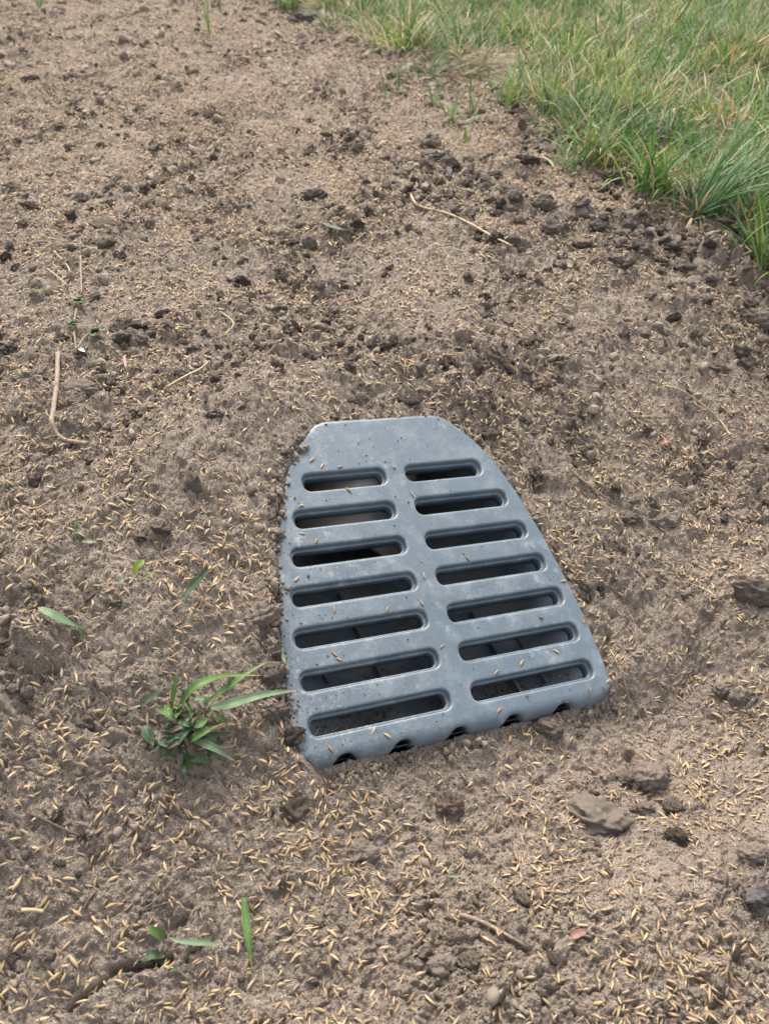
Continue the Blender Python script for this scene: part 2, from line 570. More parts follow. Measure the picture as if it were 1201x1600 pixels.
quads = np.stack([ii[:-1, :-1], ii[:-1, 1:], ii[1:, 1:], ii[1:, :-1]], axis=-1).reshape(-1, 4)
me = mesh_np('soil', np.c_[GX.ravel(), GY.ravel(), gz], quads=quads)
a = me.attributes.new('tone', 'FLOAT', 'POINT'); a.data.foreach_set('value', gt.astype(np.float32))
a = me.attributes.new('lawn', 'FLOAT', 'POINT'); a.data.foreach_set('value', sstep(0.0, 0.07, gl).astype(np.float32))
soil = tag(link('soil', me, M_SOIL), 'bare brown crumbly soil sown with grass seed', 'soil', kind='structure')

GZ = gz.reshape(NY, NX)
_cidx = np.arange(NX, dtype=float); _ridx = np.arange(NY, dtype=float)


def tz(x, y):
    """height of the soil sheet as built"""
    x = np.asarray(x, float); y = np.asarray(y, float)
    fr_ = np.interp(y, yrow, _ridx); r0 = np.minimum(fr_.astype(int), NY - 2); fr_ = fr_ - r0
    fc = np.interp(x / (0.20 + 0.42 * np.maximum(y, 0)), uc, _cidx); c0 = np.minimum(fc.astype(int), NX - 2); fc = fc - c0
    return ((GZ[r0, c0] * (1 - fc) + GZ[r0, c0 + 1] * fc) * (1 - fr_) + (GZ[r0 + 1, c0] * (1 - fc) + GZ[r0 + 1, c0 + 1] * fc) * fr_)


def tzp(x, y):
    """soil, or the top of the plate where it lies over the pit"""
    zg, u, v = grate_uv(x, y)
    return np.where(sdf_outline(u, v) < 0, np.maximum(zg, tz(x, y)), tz(x, y))


def on_soil(x, y):
    zg, u, v = grate_uv(x, y)
    return (sdf_outline(u, v) > 1.0), lawn_d(x, y)


m, nt, bs = new_mat('far_turf')
co = coords(nt)
nt.links.new(mixc(nt, ramp(nt, ntex(nt, co, 3, 6), .35, .65), (.07, .10, .035), (.15, .14, .075)), bs.inputs['Base Color'])
bs.inputs['Roughness'].default_value = .9
n = 48
vs = []
for r in (1.0, 4.5, 12, 60, 600):
    for k in range(n):
        t = k / n * 2 * math.pi
        vs.append((r * math.cos(t), 1.5 + r * math.sin(t), -0.13 - (0.02 if r > 4 else 0.25)))
fs = [(r * n + k, r * n + (k + 1) % n, (r + 1) * n + (k + 1) % n, (r + 1) * n + k) for r in range(4) for k in range(n)]
fs.append(tuple(range(n))[::-1])
tag(link('ground', mesh_np('ground', vs, fs), m), 'mown turf running away beyond the sown soil', 'ground', kind='structure')

# ------------------------------------------------------------------ the drain grate
def w2m(u, v, z=0.0):
    return (u / 1000, v / 1000, z / 1000)


GM = Matrix(((GE1[0], GE2[0], GN[0], GO[0]), (GE1[1], GE2[1], GN[1], GO[1]), (GE1[2], GE2[2], GN[2], GO[2]), (0, 0, 0, 1)))
grate = bpy.data.objects.new('drain_grate', None)
COL.objects.link(grate)
grate.empty_display_size = .05
grate.matrix_world = GM
tag(grate, 'blue grey plastic mitred drain grate with fourteen slots set into the bare soil', 'drain grate')


def outward(P):
    t = np.roll(P, -1, axis=0) - np.roll(P, 1, axis=0)
    t /= np.linalg.norm(t, axis=1)[:, None]
    return np.c_[-t[:, 1], t[:, 0]]


P = OUT_FULL
area = np.sum(P[:, 0] * np.roll(P[:, 1], -1) - np.roll(P[:, 0], -1) * P[:, 1])
if area < 0: P = P[::-1]
NO = -outward(P)                                             # ccw loop: outward = right-hand normal
if np.sum((P - P.mean(axis=0)) * NO) < 0: NO = -NO
fr = sstep(-112, -121, P[:, 1])                              # front lip
RAD = 4.0 + 7.0 * fr
NOTCH = np.array([-96, -52, -7, 39, 84.0])
nb = np.exp(-(np.min(np.abs(P[:, 0][:, None] - NOTCH[None, :]), axis=1) / 6.6) ** 2.6) * sstep(-116, -122, P[:, 1])


NL = np.arange(-84, 118, 18.5)
nbl = np.exp(-(np.min(np.abs(P[:, 1][:, None] - NL[None, :]), axis=1) / 4.2) ** 2) * (P[:, 0] < -75) * (P[:, 1] > -100) * (P[:, 1] < 125)


def outer_loop(inset, z):
    cut = nb * 11.5 * sstep(-0.5, 10.5, -np.asarray(z)) * (np.asarray(z) < -.01) + nbl * 3.2 * sstep(0, 4, -np.asarray(z))
    Q = P - NO * (np.asarray(inset) + cut)[:, None]
    return np.c_[Q, np.broadcast_to(z, len(P))]


loops = [outer_loop(RAD + 1.2, np.zeros(len(P))), outer_loop(RAD + .1, np.zeros(len(P)))]
for th in np.radians([14, 28, 42, 56, 70, 82, 90]):
    loops.append(outer_loop(RAD * (1 - math.sin(th)), -RAD * (1 - math.cos(th))))
for z, ins in ((-12, -.1), (-15, -.25), (-20, -.5), (-30, -.8)):
    loops.append(outer_loop(np.full(len(P), ins), np.full(len(P), float(z))))
loops.append(outer_loop(np.full(len(P), 2.2), np.full(len(P), -30.0)))
loops.append(outer_loop(np.full(len(P), 3.0), np.full(len(P), -12.0)))
loops.append(outer_loop(RAD + 1.6, np.full(len(P), -4.5)))


def rrect(x0, x1, y0, y1, r, exp, k=9):
    x0 -= exp; x1 += exp; y0 -= exp; y1 += exp; r = max(.5, r + exp)
    r = min(r, (y1 - y0) / 2 - 1e-3)
    out = []
    for cx, cy, a0 in ((x1 - r, y1 - r, 0), (x0 + r, y1 - r, 90), (x0 + r, y0 + r, 180), (x1 - r, y0 + r, 270)):
        for j in range(k):
            t = math.radians(a0 + 90 * j / (k - 1))
            out.append((cx + r * math.cos(t), cy + r * math.sin(t)))
    return out


EXT = [82, 96.3, 104.8, 111.6, 116.4, 118.4, 119.3]
SLOTS = []
for i in range(7):
    vc = 95.0 - 31.65 * i
    for sgn in (-1, 1):
        x0, x1 = (-EXT[i] + .7, -9.0) if sgn < 0 else (9.0, EXT[i] - .7)
        SLOTS.append((i, sgn, x0, x1, vc - 7.9, vc + 7.9))

bm = bmesh.new()


def add_loop(pts):
    return [bm.verts.new(w2m(*p)) for p in pts]


def bridge(A, B, flip=False):
    n_ = len(A)
    for k in range(n_):
        f = (A[k], A[(k + 1) % n_], B[(k + 1) % n_], B[k])
        fc = bm.faces.new(f[::-1] if flip else f)
        fc.smooth = True


LV = [add_loop(L) for L in loops]
for A, B in zip(LV[:-1], LV[1:]): bridge(B, A)
edges = [bm.edges.get((LV[0][k], LV[0][(k + 1) % len(LV[0])])) for k in range(len(LV[0]))]
for i, sgn, x0, x1, y0, y1 in SLOTS:
    sl = [[(*p, 0) for p in rrect(x0, x1, y0, y1, 6.6, 3.0)], [(*p, 0) for p in rrect(x0, x1, y0, y1, 6.6, 1.8)]]
    for th in (20, 40, 60, 78, 90):
        t = math.radians(th)
        sl.append([(*p, -1.8 * (1 - math.cos(t))) for p in rrect(x0, x1, y0, y1, 6.6, 1.8 * (1 - math.sin(t)))])
    sl.append([(*p, -4.6) for p in rrect(x0, x1, y0, y1, 6.6, -.25)])
    sl.append([(*p, -5.8) for p in rrect(x0, x1, y0, y1, 6.6, -.35)])
    SV = [add_loop(s) for s in sl]
    for A, B in zip(SV[:-1], SV[1:]): bridge(A, B)
    edges += [bm.edges.get((SV[0][k], SV[0][(k + 1) % len(SV[0])])) for k in range(len(SV[0]))]
r = bmesh.ops.triangle_fill(bm, use_beauty=True, use_dissolve=False, edges=edges, normal=(0, 0, 1))
for g in r['geom']:
    if isinstance(g, bmesh.types.BMFace):
        g.smooth = True
bmesh.ops.recalc_face_normals(bm, faces=bm.faces)
me = bpy.data.meshes.new('cover_plate')
bm.to_mesh(me); bm.free()
link('cover_plate', me, M_PLASTIC, grate)

for i, sgn, x0, x1, y0, y1 in SLOTS:                         # the stepped collar under each slot
    bm = bmesh.new()
    prof = [(.6, -5.0), (-1.1, -5.0), (-1.6, -5.1), (-1.95, -5.4), (-2.05, -6.2), (-2.3, -14.5), (-.6, -15), (.6, -15), (.6, -5.0)]
    SV = [[bm.verts.new(w2m(*p, z)) for p in rrect(x0, x1, y0, y1, 6.6, e)] for e, z in prof]
    for A, B in zip(SV[:-1], SV[1:]): bridge(A, B)
    bmesh.ops.recalc_face_normals(bm, faces=bm.faces)
    me = bpy.data.meshes.new('slot_collar'); bm.to_mesh(me); bm.free()
    link('slot_collar', me, M_PLASTIC, grate)

# the body under the plate: shallow at the front lip, deep at the top
bm = bmesh.new()
rings = []
for v, dep, hw_ in ((-119, -26, 122), (-118, -27, 124), (-90, -33, 124), (-50, -44, 121), (0, -62, 114), (50, -84, 103), (100, -108, 86), (146, -128, 48), (148, -128, 46)):
    ring = []
    for t in np.linspace(-1, 1, 15):
        prof = max(0, abs(t) - .55) / .45
        ring.append(bm.verts.new(w2m(hw_ * t * (1 - .05 * (1 - prof)), v, dep + (abs(dep) - 9) * prof ** 2.2)))
    rings.append(ring)
for A, B in zip(rings[:-1], rings[1:]):
    for k in range(14): bm.faces.new((A[k], A[k + 1], B[k + 1], B[k])).smooth = True
for R_, flip in ((rings[0], True), (rings[-1], False)):
    c0 = [bm.verts.new(Vector((q.co.x, q.co.y, -.009))) for q in R_]
    for k in range(14):
        f = (R_[k], R_[k + 1], c0[k + 1], c0[k])
        bm.faces.new(f[::-1] if flip else f)
bmesh.ops.recalc_face_normals(bm, faces=bm.faces)
me = bpy.data.meshes.new('catch_body'); bm.to_mesh(me); bm.free()
link('catch_body', me, M_PLASTIC_IN, grate)


def body_floor(v):
    return np.interp(v, [-119, -118, -90, -50, 0, 50, 100, 146], [-26, -27, -33, -44, -62, -84, -108, -128])


def box_me(name, ax, bx, w, h):
    """a bar from ax to bx (grate mm), width w, height h"""
    A = np.array(ax, float); B = np.array(bx, float); d = B - A; s = np.array([-d[1], d[0], 0]); s = s / np.linalg.norm(s) * w / 2
    up = np.array([0, 0, h]); vs = []
    for q in (A, B):
        for a, b in ((-1, 0), (1, 0), (1, 1), (-1, 1)):
            vs.append(w2m(*(q + s * a + up * b)))
    return mesh_np(name, vs, [(0, 1, 2, 3), (7, 6, 5, 4), (0, 4, 5, 1), (1, 5, 6, 2), (2, 6, 7, 3), (3, 7, 4, 0)], smooth=False)


for u, v0, v1 in ((62, -100, -20), (88, -95, -25), (-45, -70, 20), (-88, -60, -5)):
    link('inner_rib', box_me('inner_rib', (u, v0, body_floor(v0) - 1), (u - 8, v1, body_floor(v1) - 1), 2.2, 11), M_PLASTIC_IN, grate)

# white pipe end under the top slots
bm = bmesh.new()
A = Vector(w2m(-40, 58, -78)); B = Vector(w2m(2, 140, -68)); ax = (B - A).normalized()
sx = ax.cross(Vector((0, 0, 1))).normalized(); sy = sx.cross(ax)
prv = None
for q, r_ in ((B, .050), (A, .050), (A, .045), (B, .045)):
    ring = [bm.verts.new(q + r_ * (sx * math.cos(t) + sy * math.sin(t))) for t in np.linspace(0, 2 * math.pi, 40, endpoint=False)]
    if prv: bridge(prv, ring)
    prv = ring
bmesh.ops.recalc_face_normals(bm, faces=bm.faces)
me = bpy.data.meshes.new('drain_pipe'); bm.to_mesh(me); bm.free()
po = link('drain_pipe', me, M_WHITE)
po.matrix_world = GM
tag(po, 'white plastic pipe end lying in the dark under the top slots of the grate', 'pipe')

# ------------------------------------------------------------------ clod and seed meshes
def clod_mesh(name, seed, sub=3, sharp=.35, flat=.7, cutf=.85):
    bm = bmesh.new()
    bmesh.ops.create_icosphere(bm, subdivisions=sub, radius=1)
    o = Vector((seed * 3.7, seed * 1.3, -seed * 2.1))
    rr = random.Random(seed)
    planes = [(Vector((rr.gauss(0, 1), rr.gauss(0, 1), rr.gauss(0, 1))).normalized(), rr.uniform(.55, .95)) for _ in range(7)]
    for v in bm.verts:
        p = v.co.copy()
        for nrm, dd in planes:
            e = p.dot(nrm) - dd
            if e > 0: p -= nrm * e * cutf
        k = 1 + sharp * mnoise.fractal(v.co * 1.5 + o, 1.0, 2.0, 3) + .26 * mnoise.noise(v.co * 3.4 + o) + .17 * mnoise.noise(v.co * 7 + o) + .09 * mnoise.noise(v.co * 15 + o)
        p *= k
        v.co = Vector((p.x * rr_s[0], p.y * rr_s[1], p.z * flat)) if (rr_s := (1.0, .82)) else p
    for f in bm.faces: f.smooth = True
    me = bpy.data.meshes.new(name); bm.to_mesh(me); bm.free()
    return me


CLODS = [clod_mesh('clod', s, 3, .3 + .04 * (s % 4), .6 + .05 * (s % 5)) for s in range(1, 13)]
CRUMBS = [clod_mesh('crumb', s, 2, .75, .7) for s in range(21, 29)]
M_DAMP = clod_material('damp_crumb', (.25, .198, .154), (.135, .105, .082))
ROUGH = [clod_mesh('damp_crumb', s, 3, .7, .7) for s in range(51, 57)]
for c in ROUGH: c.materials.append(M_DAMP)
GRIT = [clod_mesh('grit', s, 1, .4, .8) for s in range(31, 35)]
for c in CRUMBS + GRIT: c.materials.append(M_CRUMB)


def seed_mesh(i):
    r_ = random.Random(i)
    bend = r_.uniform(-.14, .14); w = r_.uniform(.115, .15); skew = r_.uniform(-.12, .12)
    st = [(-.5, .02), (-.38, .45), (-.18, .92), (.05, 1.0), (.25, .72), (.42, .3), (.54, .03)]
    vs, fs, K = [], [], 5
    for t, q in st:
        for k in range(K):
            a = 2 * math.pi * k / K
            vs.append((t + skew * .1, bend * (t * t * 2 - .2) + w * q * math.cos(a), w * .62 * q * math.sin(a) + .03 * bend * t))
    for j in range(len(st) - 1):
        for k in range(K):
            fs.append((j * K + k, j * K + (k + 1) % K, (j + 1) * K + (k + 1) % K, (j + 1) * K + k))
    me = mesh_np('grass_seed', vs, fs)
    me.materials.append(M_SEED)
    return me


SEEDS = [seed_mesh(i) for i in range(8)]


def euler_frames(nrm, yaw, tilt=0.0):
    """euler XYZ whose z axis is nrm and whose x axis has heading yaw"""
    n = nrm / np.linalg.norm(nrm, axis=1)[:, None]
    hx = np.c_[np.cos(yaw), np.sin(yaw), np.full(len(yaw), tilt) if np.isscalar(tilt) else tilt]
    x = hx - n * np.sum(hx * n, axis=1)[:, None]
    if not np.isscalar(tilt): x = x + n * tilt[:, None]
    x /= np.linalg.norm(x, axis=1)[:, None]
    y = np.cross(n, x); y /= np.linalg.norm(y, axis=1)[:, None]
    z = np.cross(x, y)
    R20, R21, R22, R10, R00 = x[:, 2], y[:, 2], z[:, 2], x[:, 1], x[:, 0]
    ey = np.arcsin(np.clip(-R20, -1, 1))
    return np.c_[np.arctan2(R21, R22), ey, np.arctan2(R10, R00)]


def ground_normals(x, y, e=.0025):
    z0 = tz(x, y)
    zx = tz(x + e, y); zy = tz(x, y + e)
    gx = np.clip((zx - z0) / e, -1.2, 1.2); gy = np.clip((zy - z0) / e, -1.2, 1.2)
    return z0, np.c_[-gx, -gy, np.ones(len(x))]


def scatter_object(name, pts, rot, scl, idx, meshes, label, cat):
    me = bpy.data.meshes.new(name)
    me.vertices.add(len(pts)); me.vertices.foreach_set('co', pts.astype(np.float32).ravel())
    for nm, ar, ty, key in (('rot', rot, 'FLOAT_VECTOR', 'vector'), ('scl', scl, 'FLOAT_VECTOR', 'vector'), ('idx', idx, 'INT', 'value')):
        a = me.attributes.new(nm, ty, 'POINT')
        a.data.foreach_set(key, np.ascontiguousarray(ar, dtype=np.int32 if ty == 'INT' else np.float32).ravel())
    ob = link(name, me)
    col = bpy.data.collections.new(name + '_shapes')
    for i, mm in enumerate(meshes):
        o = bpy.data.objects.new('%s_shape' % name, mm); col.objects.link(o)
    ng = bpy.data.node_groups.new(name + '_scatter', 'GeometryNodeTree')
    ng.interface.new_socket('Geometry', in_out='INPUT', socket_type='NodeSocketGeometry')
    ng.interface.new_socket('Geometry', in_out='OUTPUT', socket_type='NodeSocketGeometry')
    gi = ng.nodes.new('NodeGroupInput'); go = ng.nodes.new('NodeGroupOutput')
    ip = ng.nodes.new('GeometryNodeInstanceOnPoints'); ci = ng.nodes.new('GeometryNodeCollectionInfo')
    ci.inputs['Collection'].default_value = col
    ci.inputs['Separate Children'].default_value = True; ci.inputs['Reset Children'].default_value = True
    ip.inputs['Pick Instance'].default_value = True
    ng.links.new(gi.outputs[0], ip.inputs['Points']); ng.links.new(ci.outputs[0], ip.inputs['Instance'])
    for nm, ty, sk in (('rot', 'FLOAT_VECTOR', 'Rotation'), ('scl', 'FLOAT_VECTOR', 'Scale'), ('idx', 'INT', 'Instance Index')):
        na = ng.nodes.new('GeometryNodeInputNamedAttribute'); na.data_type = ty; na.inputs['Name'].default_value = nm
        ng.links.new(na.outputs[0], ip.inputs[sk])
    ng.links.new(ip.outputs[0], go.inputs[0])
    md = ob.modifiers.new('scatter', 'NODES'); md.node_group = ng
    return tag(ob, label, cat, kind='stuff')


def region_points(n, ymax=2.7):
    y = rng.uniform(-.1, ymax, n * 3)
    x = rng.uniform(-1, 1, n * 3) * (.30 + .50 * ymax)
    ok = np.abs(x) < .30 + .50 * np.maximum(y, 0)
    return x[ok][:n], y[ok][:n]


def in_frame(x, y, z, m=0):
    d = y * math.cos(PITCH) + (CAM_H - z) * math.sin(PITCH)
    up = y * math.sin(PITCH) + (z - CAM_H) * math.cos(PITCH)
    px = 600.5 + FPX * x / d; py = 800 - FPX * up / d
    return (px > -m) & (px < 1201 + m) & (py > -m) & (py < 1600 + m), d, px, py


# ---- crumbs
x, y = region_points(120000)
sz = 0.0008 * np.exp(rng.exponential(.60, len(x)))
sz = np.minimum(sz * (1 + .45 * sstep(.45, 1.1, y)), .0036 + .0055 * sstep(.4, 1.0, y))
sz *= rng.uniform(.8, 1.3, len(x))
ok_, ld = on_soil(x, y)
rg = fbm(x * 5.5, y * 5.5, 41, 3)
keep = ok_ & (ld < .05) & (rng.uniform(0, 1, len(x)) < .06 + .70 * sstep(-.25, .5, rg) + .6 * np.exp(-((ld + .07) / .1) ** 2))
x, y, sz = x[keep], y[keep], sz[keep]
z, nr = ground_normals(x, y)
fr_, dd, cpx, cpy = in_frame(x, y, z, 10)
big = np.where(fr_, sz / dd, 0)
order = np.argsort(-big)
CL_SEL = order[:170]                                         # the largest show as clods of their own
rest = order[190:]
scl = np.c_[sz, sz, sz] * rng.uniform(.6, 1.35, (len(sz), 3))
rot = euler_frames(nr + rng.normal(0, .25, nr.shape), rng.uniform(0, 6.28, len(x)))
pts = np.c_[x, y, z + sz * rng.uniform(-.25, .3, len(x))]
scatter_object('soil_crumbs', pts[rest], rot[rest], scl[rest], rng.integers(0, 8, len(rest)), CRUMBS,
               'small loose crumbs of soil strewn all over the bare ground', 'soil crumbs')

# ---- damp dark crumbs, mostly on the rougher ground away from the grate
x2, y2 = region_points(120000)
ok_, ld = on_soil(x2, y2)
r2 = fbm(x2 * 5.5, y2 * 5.5, 41, 3); c2 = fbm(x2 * 24, y2 * 24, 47, 2)
pr = (.08 + .36 * sstep(-.3, .4, r2)) * (.12 + 1.3 * sstep(-.05, .4, c2)) * (.10 + .9 * sstep(.40, .62, y2)) + .28 * np.exp(-((ld + .08) / .08) ** 2) * sstep(.2, .4, x2)
k2 = ok_ & (ld < .03) & (rng.uniform(0, 1, len(x2)) < pr)
x2, y2 = x2[k2], y2[k2]
s2 = np.minimum(.0020 * np.exp(rng.exponential(.45, len(x2))), .0075)
z2_, n2_ = ground_normals(x2, y2)
scatter_object('damp_crumbs', np.c_[x2, y2, z2_ + s2 * rng.uniform(-.2, .25, len(x2))], euler_frames(n2_ + rng.normal(0, .3, n2_.shape), rng.uniform(0, 6.28, len(x2))),
               np.c_[s2, s2, s2] * rng.uniform(.6, 1.4, (len(s2), 3)), rng.integers(0, len(ROUGH), len(x2)), ROUGH,
               'dark damp crumbs of soil strewn over the ground behind the grate', 'soil crumbs')

# ---- finest grit near the viewer
gx_, gy_ = rng.uniform(-.62, .62, 200000), rng.uniform(-.05, 1.0, 200000)
ok_, ld_ = on_soil(gx_, gy_)
ok_ &= (np.abs(gx_) < .26 + .40 * np.maximum(gy_, 0)) & (rng.uniform(0, 1, len(gx_)) < .35 + 1.0 * sstep(-.25, .3, fbm(gx_ * 30, gy_ * 30, 611, 2)))
gx_, gy_ = gx_[ok_], gy_[ok_]
gs = rng.uniform(.00035, .0008, len(gx_)) * np.exp(rng.exponential(.2, len(gx_)))
scatter_object('soil_grit', np.c_[gx_, gy_, tz(gx_, gy_) + gs * .3], rng.uniform(0, 6.28, (len(gx_), 3)), np.c_[gs, gs, gs * .8], rng.integers(0, 4, len(gx_)), GRIT,
               'fine grit of broken soil over the nearest bare ground', 'soil grit')

CMATS = [C_MID, C_DARK, C_PALE]
small_clods = []
for ms, mt in enumerate(CMATS):
    for s in (1, 4, 7, 10):
        m_ = CLODS[s].copy(); m_.materials.clear(); m_.materials.append(mt); m_.name = 'soil_clod'
        small_clods.append((ms, m_))
MARKS = [('the broad pale lump', 870, 1270), ('the tall pale block', 1020, 1208), ('the black clod at lower right', 1060, 1307), ('the grey green stone', 1186, 1395),
         ('the pale flat chunk under the grate', 562, 1326), ('the reddish clod', 702, 1252), ('the pale round clod at the bottom', 690, 1506),
         ('the black pebble at lower left', 92, 1348), ('the hollow clod at the right edge', 1182, 915), ('the pair of clods right of the grate', 1010, 808),
         ('the charcoal pebble', 1063, 538), ('the pale rough clod at right', 1185, 492), ('the hole near the grass', 835, 275),
         ('the square dark clod on the straw', 773, 370), ('the bent twig', 90, 620), ('the weed stem', 120, 480), ('the short yellow straw', 293, 586),
         ('the long kinked straw', 700, 334), ('the flat dark green blade', 530, 355), ('the dark pointed leaf', 310, 910),
         ('the pale flat leaf', 90, 965), ('the lime green leaf', 218, 888), ('the grass weed', 290, 1130), ('the crack at lower left', 220, 1505),
         ('the upright green blade at the bottom', 387, 1460), ('the forked twig', 262, 1385), ('the brown twig at the bottom', 770, 1455),
         ('the red chip', 904, 1459), ('the thin curved straw', 1100, 640), ('the top edge of the grate', 590, 640), ('the lower right corner of the grate', 955, 1085),
         ('the front lip of the grate', 720, 1165), ('the lower left corner of the grate', 465, 1180), ('the left side of the grate', 430, 880),
         ('the right side of the grate', 850, 800), ('the tall shoots at the top', 326, 40), ('the dark green tuft', 702, 192), ('the first tuft at the top', 452, 18),
         ('the small round leaf at the left', 120, 828), ('the bottom left corner', 20, 1580), ('the bottom right corner', 1180, 1580), ('the bottom edge centre', 600, 1590),
         ('the flopping tuft', 1015, 300), ('the largest tuft', 1095, 330), ('the purplish stone', 1092, 348), ('the tuft at the right edge', 1185, 405), ('the flat black clod', 1028, 405), ('the fan shaped tuft', 676, 122), ('the left edge', 8, 1180), ('the left edge at mid height', 8, 780), ('the right edge at mid height', 1190, 700), ('the top left corner', 10, 10)]
ADJ = {0: 'brown', 1: 'dark damp', 2: 'pale dry'}
USED = set()


def clod_label(ms, px, py):
    ds = sorted((math.hypot(px - q[1], py - q[2]), q) for q in MARKS)
    for dist, (nm, mx, my) in ds[:20]:
        h_ = 'right' if px > mx else 'left'; v_ = 'below' if py > my else 'above'
        ax, ay = abs(px - mx), abs(py - my)
        dr = ('%s of' % h_) if ax > 2.4 * ay else v_ if ay > 2.4 * ax else '%s and %s of' % (v_, h_)
        for near_ in (('close ' if dist < 50 else 'far ' if dist > 130 else ''),):
            lab = 'small %s clod %s%s %s' % (ADJ[ms], near_, dr, nm)
            if lab not in USED:
                USED.add(lab); return lab
    return 'small %s clod lying loose among the scattered seed' % ADJ[ms]


GEN_GROUP = {0: 'small brown soil clods', 1: 'small dark soil clods', 2: 'small pale soil clods'}
for k in CL_SEL:
    ms = int(rng.choice([0, 0, 0, 1, 1, 2, 2])); m_ = random.choice([q for w_, q in small_clods if w_ == ms])
    o = link('soil_clod', m_)
    o.location = pts[k]; o.rotation_euler = rot[k]; o.scale = scl[k]
    tag(o, clod_label(ms, cpx[k], cpy[k]), 'clod', GEN_GROUP[ms])

